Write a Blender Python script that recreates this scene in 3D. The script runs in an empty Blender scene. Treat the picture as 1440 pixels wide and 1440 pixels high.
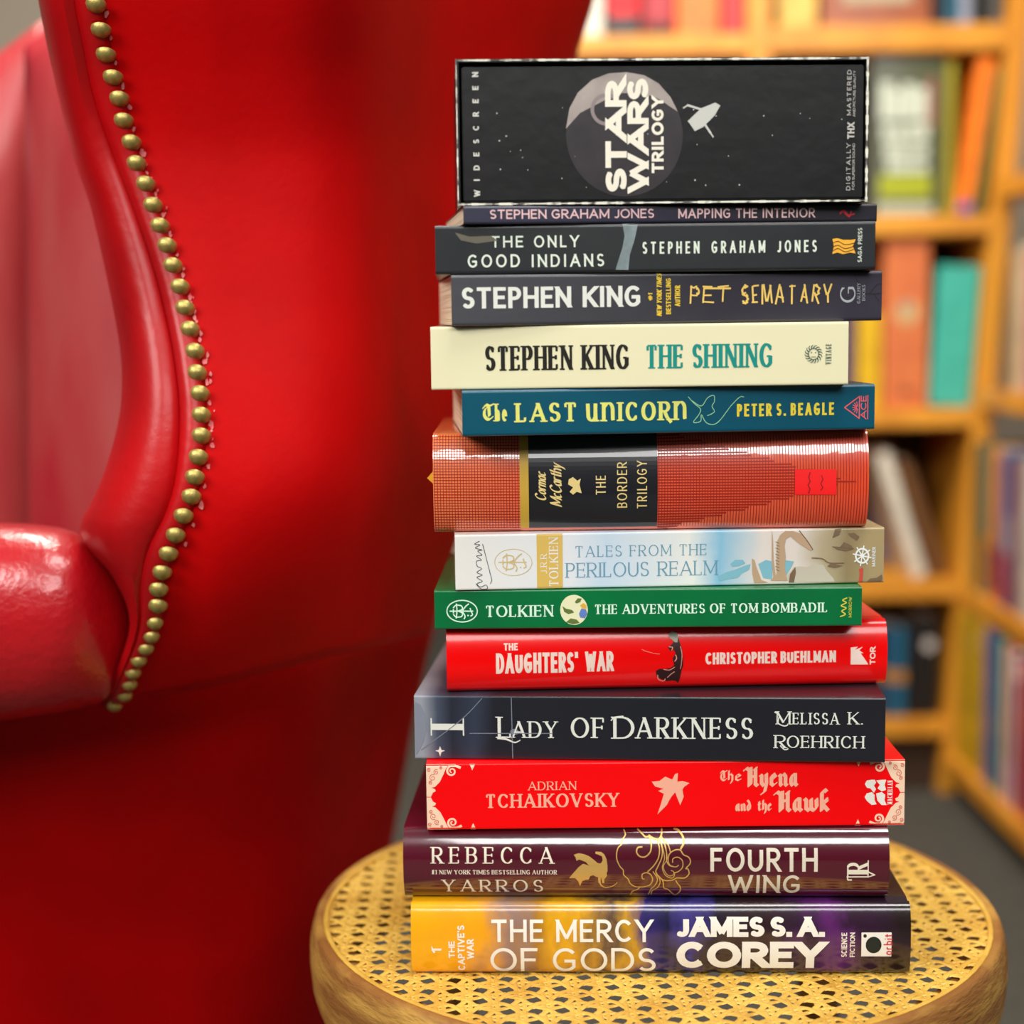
import bpy, bmesh, math, random
from mathutils import Vector, Matrix
from mathutils.geometry import tessellate_polygon
R = math.radians
random.seed(7)
S = bpy.context.scene
COL = S.collection

# ------------------------------------------------------------------ camera, world, lights, exposure
CZ, FPX, HOR, ROLL = 0.75, 2300.0, 450.0, -0.75
PITCH = math.atan((720 - HOR) / FPX)
cam_d = bpy.data.cameras.new('camera'); cam = bpy.data.objects.new('camera', cam_d); COL.objects.link(cam)
S.camera = cam
cam.matrix_world = Matrix.Translation((0, 0, CZ)) @ Matrix.Rotation(R(90) - PITCH, 4, 'X') @ Matrix.Rotation(R(ROLL), 4, 'Z')
cam_d.sensor_width = 36; cam_d.lens = 36 * FPX / 1440; cam_d.clip_start = 0.02
cam_d.dof.use_dof = True; cam_d.dof.focus_distance = 0.812; cam_d.dof.aperture_fstop = 3.7
S.view_settings.view_transform = 'Standard'; S.view_settings.look = 'None'
S.view_settings.gamma = 1; S.view_settings.use_curve_mapping = False
S.view_settings.exposure = 0.0

W = bpy.data.worlds.new('World'); S.world = W; W.use_nodes = True
nt = W.node_tree; nt.nodes.clear()
wo = nt.nodes.new('ShaderNodeOutputWorld'); bg = nt.nodes.new('ShaderNodeBackground')
tc = nt.nodes.new('ShaderNodeTexCoord'); sx = nt.nodes.new('ShaderNodeSeparateXYZ'); rp = nt.nodes.new('ShaderNodeValToRGB')
mp = nt.nodes.new('ShaderNodeMapRange')
nt.links.new(tc.outputs['Generated'], sx.inputs[0]); nt.links.new(sx.outputs[2], mp.inputs[0])
mp.inputs[1].default_value = -1; mp.inputs[2].default_value = 1
nt.links.new(mp.outputs[0], rp.inputs[0]); nt.links.new(rp.outputs[0], bg.inputs[0]); nt.links.new(bg.outputs[0], wo.inputs[0])
e = rp.color_ramp.elements
e[0].position = 0.40; e[0].color = (.03, .027, .025, 1); e[1].position = 0.8; e[1].color = (.6, .6, .57, 1)
bg.inputs[1].default_value = 0.28

def area(name, loc, target, sx_, sy_, power, color=(1, 1, 1)):
    d = bpy.data.lights.new(name, 'AREA'); d.shape = 'RECTANGLE'; d.size = sx_; d.size_y = sy_
    d.energy = power; d.color = color
    o = bpy.data.objects.new(name, d); COL.objects.link(o); o.location = loc
    o.rotation_euler = (Vector(target) - Vector(loc)).to_track_quat('-Z', 'Y').to_euler()
    return o
area('window_light', (-1.35, -.65, 1.85), (0.0, 0.85, 0.6), 1.0, 0.9, 40, (1, .98, .94))
area('rear_window_light', (0.55, -1.9, 2.2), (0.1, 0.8, 0.7), 2.0, 0.8, 48, (1, .99, .97))
area('ceiling_light_front', (0.35, 0.4, 2.3), (0.1, 0.85, 0.5), 0.9, 0.5, 20, (1, .97, .92))
area('bookcase_fill_light', (-0.3, 1.5, 2.05), (0.8, 2.35, 0.6), 1.2, 0.5, 46, (1, .95, .84))  # added fill out of view, brightens the bookcases and the spines facing left

# ------------------------------------------------------------------ unprojection
_Rm = cam.matrix_world.to_3x3()
def ray(x, y): return _Rm @ Vector(((x - 720) / FPX, -(y - 720) / FPX, -1))
def U(x, y, Y):
    d = ray(x, y); s = Y / d.y
    return Vector((d.x * s, Y, CZ + d.z * s))
def lerp(a, b, t): return a + (b - a) * t
def interp(pts, x):
    if x <= pts[0][0]: return pts[0][1]
    for (a, b), (c, d) in zip(pts, pts[1:]):
        if x <= c:
            return lerp(b, d, (x - a) / (c - a))
    return pts[-1][1]
def sinterp(pts, x):
    # catmull-rom through points
    n = len(pts)
    if x <= pts[0][0]: return pts[0][1]
    if x >= pts[-1][0]: return pts[-1][1]
    for i in range(n - 1):
        if x <= pts[i + 1][0]:
            a, b = pts[i], pts[i + 1]
            h = b[0] - a[0]; t = (x - a[0]) / h
            m0 = (b[1] - pts[i - 1][1]) / (b[0] - pts[i - 1][0]) if i > 0 else (b[1] - a[1]) / h
            m1 = (pts[i + 2][1] - a[1]) / (pts[i + 2][0] - a[0]) if i + 2 < n else (b[1] - a[1]) / h
            return (2*t**3-3*t*t+1)*a[1] + (t**3-2*t*t+t)*h*m0 + (-2*t**3+3*t*t)*b[1] + (t**3-t*t)*h*m1
def smooth(t): t = max(0, min(1, t)); return t * t * (3 - 2 * t)

# ------------------------------------------------------------------ materials
def lin(c):
    return tuple(((v / 255) / 12.92 if v / 255 < .04045 else ((v / 255 + .055) / 1.055) ** 2.4) for v in c)
def mat(name, c, rough=.5, coat=0, metal=0, bump=0, bscale=80, c2=None, cscale=12, spec=.5, coat_rough=.1, stretch=None, fac=(.35, .7)):
    if name in bpy.data.materials: return bpy.data.materials[name]
    m = bpy.data.materials.new(name); m.use_nodes = True
    t = m.node_tree; b = t.nodes['Principled BSDF']
    b.inputs['Base Color'].default_value = (*lin(c), 1); b.inputs['Roughness'].default_value = rough
    b.inputs['Metallic'].default_value = metal; b.inputs['Coat Weight'].default_value = coat
    b.inputs['Coat Roughness'].default_value = coat_rough; b.inputs['Specular IOR Level'].default_value = spec
    co = t.nodes.new('ShaderNodeTexCoord'); mpn = t.nodes.new('ShaderNodeMapping')
    t.links.new(co.outputs['Object'], mpn.inputs[0])
    if stretch: mpn.inputs['Scale'].default_value = stretch
    if c2:
        n = t.nodes.new('ShaderNodeTexNoise'); n.inputs['Scale'].default_value = cscale; n.inputs['Detail'].default_value = 6
        r = t.nodes.new('ShaderNodeValToRGB'); t.links.new(mpn.outputs[0], n.inputs['Vector'])
        t.links.new(n.outputs['Fac'], r.inputs[0]); t.links.new(r.outputs[0], b.inputs['Base Color'])
        r.color_ramp.elements[0].position = fac[0]; r.color_ramp.elements[1].position = fac[1]
        r.color_ramp.elements[0].color = (*lin(c), 1); r.color_ramp.elements[1].color = (*lin(c2), 1)
    if bump:
        n = t.nodes.new('ShaderNodeTexNoise'); n.inputs['Scale'].default_value = bscale; n.inputs['Detail'].default_value = 4
        t.links.new(mpn.outputs[0], n.inputs['Vector'])
        bp = t.nodes.new('ShaderNodeBump'); bp.inputs['Strength'].default_value = bump; bp.inputs['Distance'].default_value = .002
        t.links.new(n.outputs['Fac'], bp.inputs['Height']); t.links.new(bp.outputs[0], b.inputs['Normal'])
        if coat: t.links.new(bp.outputs[0], b.inputs['Coat Normal'])
    return m
def art_mat(name, stops, L, rough=.25, coat=.6, nscale=25, namt=.08, bump=.05, stretch=(1, 1, 1), cr=.08):
    """printed picture running along the spine: stops = (fraction along the length, colour)"""
    m = bpy.data.materials.new(name); m.use_nodes = True
    t = m.node_tree; b = t.nodes['Principled BSDF']
    co = t.nodes.new('ShaderNodeTexCoord'); s = t.nodes.new('ShaderNodeSeparateXYZ'); t.links.new(co.outputs['Object'], s.inputs[0])
    mr = t.nodes.new('ShaderNodeMapRange'); mr.inputs[1].default_value = -L / 2; mr.inputs[2].default_value = L / 2
    t.links.new(s.outputs[0], mr.inputs[0])
    mpn = t.nodes.new('ShaderNodeMapping'); mpn.inputs['Scale'].default_value = stretch; t.links.new(co.outputs['Object'], mpn.inputs[0])
    n = t.nodes.new('ShaderNodeTexNoise'); n.inputs['Scale'].default_value = nscale; n.inputs['Detail'].default_value = 7
    t.links.new(mpn.outputs[0], n.inputs['Vector'])
    ma = t.nodes.new('ShaderNodeMath'); ma.operation = 'MULTIPLY_ADD'; ma.inputs[1].default_value = namt * 2
    t.links.new(n.outputs['Fac'], ma.inputs[0]); t.links.new(mr.outputs[0], ma.inputs[2])
    mb = t.nodes.new('ShaderNodeMath'); mb.operation = 'SUBTRACT'; mb.inputs[1].default_value = namt
    t.links.new(ma.outputs[0], mb.inputs[0])
    r = t.nodes.new('ShaderNodeValToRGB'); t.links.new(mb.outputs[0], r.inputs[0]); t.links.new(r.outputs[0], b.inputs['Base Color'])
    cr_ = r.color_ramp
    cr_.elements[0].position, cr_.elements[0].color = stops[0][0], (*lin(stops[0][1]), 1)
    cr_.elements[1].position, cr_.elements[1].color = stops[-1][0], (*lin(stops[-1][1]), 1)
    for p, c in stops[1:-1]:
        el = cr_.elements.new(p); el.color = (*lin(c), 1)
    b.inputs['Roughness'].default_value = rough; b.inputs['Coat Weight'].default_value = coat; b.inputs['Coat Roughness'].default_value = cr
    if bump:
        n2 = t.nodes.new('ShaderNodeTexNoise'); n2.inputs['Scale'].default_value = 120
        t.links.new(co.outputs['Object'], n2.inputs['Vector'])
        bp = t.nodes.new('ShaderNodeBump'); bp.inputs['Strength'].default_value = bump; bp.inputs['Distance'].default_value = .002
        t.links.new(n2.outputs['Fac'], bp.inputs['Height']); t.links.new(bp.outputs[0], b.inputs['Normal']); t.links.new(bp.outputs[0], b.inputs['Coat Normal'])
    return m
_ink = {}
def ink(c, rough=.5, metal=0):
    k = tuple(c) + (rough, metal)
    if k not in _ink: _ink[k] = mat('ink_%d_%d_%d_%d' % (*c, int(rough * 100)), c, rough, metal=metal)
    return _ink[k]
PAGES = bpy.data.materials.new('page_edges'); PAGES.use_nodes = True
def _pg():
    t = PAGES.node_tree; b = t.nodes['Principled BSDF']; b.inputs['Roughness'].default_value = .85
    co = t.nodes.new('ShaderNodeTexCoord'); mpn = t.nodes.new('ShaderNodeMapping'); mpn.inputs['Scale'].default_value = (3, 3, 900)
    n = t.nodes.new('ShaderNodeTexNoise'); n.inputs['Scale'].default_value = 1.5; r = t.nodes.new('ShaderNodeValToRGB')
    t.links.new(co.outputs['Object'], mpn.inputs[0]); t.links.new(mpn.outputs[0], n.inputs['Vector']); t.links.new(n.outputs['Fac'], r.inputs[0])
    t.links.new(r.outputs[0], b.inputs['Base Color'])
    r.color_ramp.elements[0].position = .3; r.color_ramp.elements[0].color = (*lin((206, 188, 150)), 1)
    r.color_ramp.elements[1].position = .6; r.color_ramp.elements[1].color = (*lin((243, 230, 200)), 1)
_pg()

# ------------------------------------------------------------------ mesh helpers
def obj(name, bm, m, parent=None, sm=False, ang=40):
    me = bpy.data.meshes.new(name)
    if bm.faces: bmesh.ops.recalc_face_normals(bm, faces=bm.faces)
    bm.to_mesh(me); bm.free()
    for x in (m if isinstance(m, (list, tuple)) else [m]): me.materials.append(x)
    if sm:
        for p in me.polygons: p.use_smooth = True
        me.set_sharp_from_angle(angle=R(ang))
    o = bpy.data.objects.new(name, me); COL.objects.link(o)
    if parent: o.parent = parent
    return o
def thing(name, label, cat, loc=(0, 0, 0), rz=0, group=None, ry=0):
    o = bpy.data.objects.new(name, None); COL.objects.link(o); o.empty_display_size = .05
    o.location = loc; o.rotation_euler = (0, ry, rz); o['label'] = label; o['category'] = cat
    if group: o['group'] = group
    return o
def box(bm, x0, x1, y0, y1, z0, z1):
    v = [bm.verts.new(p) for p in ((x0,y0,z0),(x1,y0,z0),(x1,y1,z0),(x0,y1,z0),(x0,y0,z1),(x1,y0,z1),(x1,y1,z1),(x0,y1,z1))]
    for f in ((0,3,2,1),(4,5,6,7),(0,1,5,4),(1,2,6,5),(2,3,7,6),(3,0,4,7)): bm.faces.new([v[i] for i in f])
    return v
def BX(*a, bevel=0):
    bm = bmesh.new(); box(bm, *a)
    if bevel: bmesh.ops.bevel(bm, geom=bm.edges[:], offset=bevel, segments=2, affect='EDGES')
    return bm
def grid(bm, rows, close_u=False, close_v=False):
    vs = [[bm.verts.new(p) for p in r] for r in rows]
    n, k = len(vs), len(vs[0])
    for i in range(n if close_v else n - 1):
        for j in range(k if close_u else k - 1):
            a, b, c, d = vs[i][j], vs[i][(j+1) % k], vs[(i+1) % n][(j+1) % k], vs[(i+1) % n][j]
            if len({a, b, c, d}) == 4: bm.faces.new((a, b, c, d))
    return vs
def tube(bm, pts, r, n=8):
    rows = []
    for i, p in enumerate(pts):
        t = (Vector(pts[min(i+1, len(pts)-1)]) - Vector(pts[max(i-1, 0)])).normalized()
        a = t.cross(Vector((0, 1, 0)));
        if a.length < .1: a = t.cross(Vector((1, 0, 0)))
        a.normalize(); b = t.cross(a)
        rr = r[i] if isinstance(r, (list, tuple)) else r
        rows.append([Vector(p) + (a * math.cos(q * 2 * math.pi / n) + b * math.sin(q * 2 * math.pi / n)) * rr for q in range(n)])
    vs = grid(bm, rows, close_u=True)
    bm.faces.new(vs[0]); bm.faces.new(vs[-1])

# ------------------------------------------------------------------ pen alphabet (skeletons in a unit box)
G = {
'A': (.9, '!0,0 .5,1|~.5,1 1,0|!.18,.33 .82,.33'),
'B': (.66, '0,0 0,1|0,1 .5,1 @.5,.77,.42,.23,90,-90 0,.54|0,.54 .5,.54 @.5,.27,.5,.27,90,-90 0,0'),
'C': (.78, '@.54,.5,.54,.5,42,318'),
'D': (.8, '0,0 0,1|0,1 .4,1 @.4,.5,.6,.5,90,-90 0,0'),
'E': (.58, '0,0 0,1|0,1 1,1|0,.52 .86,.52|0,0 1,0'),
'F': (.56, '0,0 0,1|0,1 1,1|0,.52 .86,.52'),
'G': (.85, '@.53,.5,.53,.5,42,318|.93,.14 .93,.46|.55,.46 .93,.46'),
'H': (.76, '0,0 0,1|1,0 1,1|0,.52 1,.52'),
'I': (.09, '.5,0 .5,1'),
'J': (.42, '1,1 1,.3 @.4,.3,.6,.3,0,-140'),
'K': (.72, '0,0 0,1|!1,1 0,.36|~.3,.56 1,0'),
'L': (.54, '0,0 0,1|0,0 1,0'),
'M': (.98, '!0,0 0,1|~0,1 .5,.12|!.5,.12 1,1|1,1 1,0'),
'N': (.78, '!0,0 0,1|~0,1 1,0|!1,0 1,1'),
'O': (.95, '@.5,.5,.5,.5,0,360'),
'P': (.6, '0,0 0,1|0,1 .5,1 @.5,.73,.5,.27,90,-90 0,.46'),
'Q': (.95, '@.5,.5,.5,.5,0,360|~.6,.3 1,-.05'),
'R': (.68, '0,0 0,1|0,1 .5,1 @.5,.74,.46,.26,90,-90 0,.48|~.42,.48 1,0'),
'S': (.58, '@.5,.745,.47,.255,30,270 @.5,.25,.5,.24,90,-150'),
'T': (.7, '0,1 1,1|.5,0 .5,1'),
'U': (.74, '0,1 0,.36 @.5,.36,.5,.36,180,360 1,1'),
'V': (.85, '~0,1 .5,0|!.5,0 1,1'),
'W': (1.25, '~0,1 .25,0|!.25,0 .5,.95|~.5,.95 .75,0|!.75,0 1,1'),
'X': (.78, '~0,1 1,0|!0,0 1,1'),
'Y': (.8, '~0,1 .5,.46|!1,1 .5,.46|.5,0 .5,.46'),
'Z': (.7, '0,1 1,1|~1,1 0,0|0,0 1,0'),
'1': (.25, '0,.78 .6,1|.6,0 .6,1'),
'#': (.7, '.25,0 .4,1|.65,0 .8,1|0,.65 1,.65|0,.32 1,.32'),
'.': (.0, '0,0 0,.02'), "'": (.0, '0,1 0,.78'),
'a': (.5, '.95,.62 .95,0|@.48,.31,.48,.31,30,330'),
'b': (.5, '0,1 0,0|@.5,.31,.5,.31,150,-150'),
'c': (.45, '@.5,.31,.5,.31,50,310'),
'e': (.48, '.02,.33 1,.33 @.5,.31,.5,.31,5,310'),
'h': (.48, '0,1 0,0|0,.4 @.5,.36,.5,.26,170,0 1,0'),
'i': (.0, '0,0 0,.62|0,.85 0,.92'),
'k': (.45, '0,0 0,1|!.95,.6 0,.25|~.3,.38 1,0'),
'm': (.8, '0,.62 0,0|0,.42 @.25,.4,.25,.22,170,0 .5,0|.5,.42 @.75,.4,.25,.22,170,0 1,0'),
'n': (.48, '0,.62 0,0|0,.42 @.5,.38,.5,.24,170,0 1,0'),
'o': (.5, '@.5,.31,.5,.31,0,360'),
'r': (.32, '0,.62 0,0|0,.4 @.6,.36,.6,.26,170,55'),
't': (.3, '.45,.9 .45,.15 @.8,.15,.35,.15,180,270|0,.62 1,.62'),
'y': (.5, '~0,.62 .5,.0|!1,.62 .2,-.35'),
}
# blackletter skeletons, drawn with a slanted broad pen
GB = {
'T': (.62, '.0,.8 .25,1 .6,.9 1,1|@.55,.42,.5,.42,120,320|.55,.9 .62,.25'),
'H': (.85, '-.1,.9 .05,1 .3,.9|.3,.98 .3,.0 .42,.08|.42,1 .42,.1|.4,.5 .82,.56|.82,1 .82,.1 .98,0|.74,.94 .88,1'),
'h': (.5, '.15,1 .15,.08|.15,.55 .6,.66 .92,.5 .9,.0 .6,-.28'),
'e': (.42, '.15,.1 .15,.5 .5,.66 .85,.48 .2,.3|.15,.12 .5,0 .9,.12'),
'y': (.5, '.0,.6 .15,.55 .15,.15 .45,0 .85,.15|.8,.66 .85,.1 .6,-.35 .2,-.45'),
'n': (.55, '.0,.6 .15,.55 .15,.08 .28,0|.15,.48 .55,.66 .8,.52 .8,.08 .98,0'),
'a': (.5, '.75,.6 .4,.62 .15,.42 .15,.14 .38,0 .75,.16|.75,.62 .75,.1 .98,0'),
'w': (.78, '.0,.62 .12,.52 .12,.12 .35,0 .52,.1|.5,.6 .52,.1 .75,0 .95,.2 .92,.6'),
'k': (.5, '.15,.0 .15,.95 .45,1.1 .7,1.0|.2,.4 .7,.62 .75,.45 .25,.33 .9,.0'),
'd': (.5, '.15,1 .55,.85 .85,.45 .8,.12 .45,0 .15,.15 .15,.45 .5,.62 .8,.5'),
't': (.35, '.35,.85 .35,.12 .6,0 .9,.08|.05,.6 .85,.62'),
}
# uncial-like letters of one title
GU = dict(G)
GU.update({
'N': (.8, '0,1 0,0|0,.75 .35,1 @.6,.6,.38,.4,90,0 .98,.1 1.02,0'),
'U': (.78, '-.02,1 .02,.4 @.42,.32,.4,.32,170,360 .84,1|.84,.4 .86,0'),
'R': (.72, '0,0 0,1|0,1 .5,1 @.5,.74,.44,.26,90,-90 .15,.5|.45,.48 .8,.1 1.1,-.08'),
})
def parse(s):
    out = []
    for st in s.split('|'):
        fl = ''
        if st[0] in '!~': fl = st[0]; st = st[1:]
        pts = []; curved = False
        for tk in st.split():
            if tk[0] == '@':
                cx, cy, rx, ry, a0, a1 = map(float, tk[1:].split(',')); curved = True
                n = max(4, int(abs(a1 - a0) / 15))
                for i in range(n + 1):
                    a = R(lerp(a0, a1, i / n)); pts.append((cx + rx * math.cos(a), cy + ry * math.sin(a)))
            else: pts.append(tuple(map(float, tk.split(','))))
        q = [pts[0]]
        for p in pts[1:]:
            if abs(p[0]-q[-1][0]) + abs(p[1]-q[-1][1]) > 1e-6: q.append(p)
        out.append((fl, q, curved))
    return out
def clip(poly, ax, val, keep_less):
    out = []; n = len(poly)
    for i in range(n):
        a, b = poly[i], poly[(i + 1) % n]
        ia = (a[ax] <= val) == keep_less or a[ax] == val; ib = (b[ax] <= val) == keep_less or b[ax] == val
        if ia: out.append(a)
        if ia != ib:
            t = (val - a[ax]) / (b[ax] - a[ax]); out.append((lerp(a[0], b[0], t), lerp(a[1], b[1], t)))
    return out
def hull(ps):
    ps = sorted(set((round(x, 7), round(y, 7)) for x, y in ps))
    def half(q):
        h = []
        for p in q:
            while len(h) > 1 and (h[-1][0]-h[-2][0])*(p[1]-h[-2][1]) - (h[-1][1]-h[-2][1])*(p[0]-h[-2][0]) <= 1e-12: h.pop()
            h.append(p)
        return h[:-1]
    return half(ps) + half(ps[::-1]) if len(ps) > 2 else ps
# styles: tk, tn = thick and thin stroke in cap heights
ST = {
'sans': dict(tk=.15, tn=.15, gap=.14, sp=.42),
'light': dict(tk=.11, tn=.11, gap=.2, sp=.5),
'bold': dict(tk=.23, tn=.21, gap=.08, sp=.45),
'black': dict(tk=.29, tn=.24, gap=.03, sp=.25),
'condensed': dict(tk=.21, tn=.17, gap=.07, sp=.22),
'serif': dict(tk=.15, tn=.065, gap=.17, sp=.38, serif=.1),
'serifbold': dict(tk=.19, tn=.08, gap=.15, sp=.34, serif=.09),
'serifthin': dict(tk=.1, tn=.045, gap=.24, sp=.5, serif=.09),
'didone': dict(tk=.165, tn=.08, gap=.06, sp=.3, serif=.06),
'unc': dict(tk=.2, tn=.1, gap=.16, sp=.4, serif=.09, glyphs=GU),
'script': dict(nib=(.15, .04, 40), gap=.02, sp=.3, shear=.3),
'blackletter': dict(nib=(.19, .05, 40), gap=.0, sp=.3, glyphs=GB),
'scratch': dict(tk=.1, tn=.09, gap=.2, sp=.5, jitter=.07),
'italic': dict(tk=.22, tn=.18, gap=.06, sp=.3, shear=.22),
}
def word_polys(text, Wd, style, kmax=3.0, **kw):
    """convex polygons of a line of text: cap height 1, total width Wd"""
    s = dict(ST[style]); s.update(kw)
    gl = s.get('glyphs', G); nib = s.get('nib')
    if nib:
        na = R(nib[2]); tk = abs(nib[0] * math.cos(na)); tn = abs(nib[0] * math.sin(na))
        dx, dy = nib[0] / 2 * math.cos(na), nib[0] / 2 * math.sin(na); ex, ey = -nib[1] / 2 * math.sin(na), nib[1] / 2 * math.cos(na)
        nibp = [(dx+ex, dy+ey), (dx-ex, dy-ey), (-dx-ex, -dy-ey), (-dx+ex, -dy+ey)]
    else: tk, tn = s['tk'], s['tn']
    gap, shear, jit = s['gap'], s.get('shear', 0), s.get('jitter', 0)
    fixed = 0; var = 0; n = len(text)
    for i, ch in enumerate(text):
        if ch == ' ': fixed += s['sp']; continue
        fixed += tk; var += (gl.get(ch) or G[ch])[0]
        if i < n - 1: fixed += gap
    k = (Wd - fixed) / var if var else 1
    extra = 0
    if k < .3: k2 = .3; f = (Wd - var * k2) / fixed; tk *= f; gap *= f; s['sp'] *= f; k = k2
    if k > kmax: extra = (Wd - fixed - var * kmax) / max(1, n - 1); k = kmax
    out = []; x = 0; rnd = random.Random(len(text) * 7 + ord(text[0]))
    for ch in text:
        if ch == ' ': x += s['sp'] + extra; continue
        w, sk = gl.get(ch) or G[ch]
        w *= k
        for fl, pts, curved in parse(sk):
            P = [(x + tk / 2 + px * w, tn / 2 + py * (1 - tn)) for px, py in pts]
            if jit: P = [(a + rnd.uniform(-jit, jit), b + rnd.uniform(-jit, jit)) for a, b in P]
            desc = min(p[1] for p in pts) < -.01 or jit
            m = len(P); closed = math.dist(P[0], P[-1]) < 1e-4
            if nib:
                for a, b in zip(P, P[1:]):
                    out.append(hull([(a[0]+u, a[1]+v) for u, v in nibp] + [(b[0]+u, b[1]+v) for u, v in nibp]))
                continue
            for i in range(m - 1):
                a, b = P[i], P[i + 1]; L = math.dist(a, b); d = ((b[0]-a[0]) / L, (b[1]-a[1]) / L)
                wd = tn + (tk - tn) * abs(d[1]) ** 1.3
                if fl == '!' and s.get('serif'): wd = tn * 1.25
                if fl == '~': wd = tk
                ea = eb = 0
                def corner(j):
                    if j == 0 or j == m - 1:
                        if closed or curved: return 0
                        if jit: return wd * .4
                        py = pts[j][1]
                        if abs(d[1]) < .05: return 0 if s.get('serif') else tk * (.45 if .02 < pts[j][0] < .98 or True else 0)
                        if .02 < py < .98: return wd * .1
                        return (tn / 2 + wd / 2 * abs(d[0])) / abs(d[1])
                    q0, q1, q2 = P[j-1], P[j], P[j+1]
                    v1 = Vector((q1[0]-q0[0], q1[1]-q0[1])).normalized(); v2 = Vector((q2[0]-q1[0], q2[1]-q1[1])).normalized()
                    return wd / 2 if v1.dot(v2) < .7 else 0
                ea, eb = corner(i), corner(i + 1)
                A = (a[0] - d[0]*ea, a[1] - d[1]*ea); B = (b[0] + d[0]*eb, b[1] + d[1]*eb)
                nx, ny = -d[1] * wd / 2, d[0] * wd / 2
                poly = [(A[0]+nx, A[1]+ny), (A[0]-nx, A[1]-ny), (B[0]-nx, B[1]-ny), (B[0]+nx, B[1]+ny)]
                if not desc: poly = clip(clip(poly, 1, 1, True), 1, 0, False)
                if len(poly) > 2: out.append(poly)
                if curved and 0 < i or (closed and i == 0):
                    rr = wd / 2
                    out.append([(a[0] + rr * math.cos(q * math.pi / 4), a[1] + rr * math.sin(q * math.pi / 4)) for q in range(8)])
            sf = s.get('serif')
            if sf and not closed:
                for j, nb in ((0, 1), (m - 1, m - 2)):
                    p, q = P[j], P[nb]; dv = (p[0]-q[0], p[1]-q[1]); y = pts[j][1]
                    if not curved and abs(dv[1]) > abs(dv[0]) and (y < .02 or y > .98) and ch not in "'.":
                        if ch in 'AVWMN' and (pts[j][0], y) in ((.5, 1), (.5, 0), (.25, 0), (.75, 0), (.5, .95)): continue
                        if ch == 'N' and (pts[j] == (1, 0)): continue
                        hw = (tk if fl != '!' else tn) / 2 + sf; y0 = 0 if y < .5 else 1 - tn * .8
                        out.append([(p[0]-hw, y0), (p[0]+hw, y0), (p[0]+hw, y0 + tn * .8), (p[0]-hw, y0 + tn * .8)])
                    elif not curved and abs(dv[1]) < 1e-6 and ch in 'EFTLZ' and p[0] > x + tk * .6 or (ch == 'T' and not curved and abs(dv[1]) < 1e-6):
                        hh = .2; sg = 1 if y < .3 else (-1 if y > .7 else 0)
                        a_, b_ = (p[1], p[1] + sg * hh) if sg else (p[1] - hh * .45, p[1] + hh * .45)
                        out.append([(p[0]-tn*.6, min(a_, b_)), (p[0]+tn*.6, min(a_, b_)), (p[0]+tn*.6, max(a_, b_)), (p[0]-tn*.6, max(a_, b_))])
                    elif curved and ch in 'CGS' :
                        sg = -1 if y > .5 else 1
                        out.append([(p[0]-tn*.6, p[1] - .09), (p[0]+tn*.6, p[1] - .09), (p[0]+tn*.6, p[1] + .09), (p[0]-tn*.6, p[1] + .09)])
        x += w + tk + gap + extra
    if shear: out = [[(a + shear * b, b) for a, b in p] for p in out]
    return out

def put(bm, pts):
    # one printed piece, wound to face the reader, each a hair above the last so that none coincide
    a = sum(pts[i][0] * pts[(i+1) % len(pts)][2] - pts[(i+1) % len(pts)][0] * pts[i][2] for i in range(len(pts)))
    if abs(a) < 1e-12: return
    if a < 0: pts = pts[::-1]
    k = (len(bm.faces) % 36) * 2.5e-6
    bm.faces.new([bm.verts.new((x, y - k, z)) for x, y, z in pts])
def flat(name, bm, m, parent):
    me = bpy.data.meshes.new(name); bm.to_mesh(me); bm.free(); me.materials.append(m)
    o = bpy.data.objects.new(name, me); COL.objects.link(o); o.parent = parent
    return o
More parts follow.
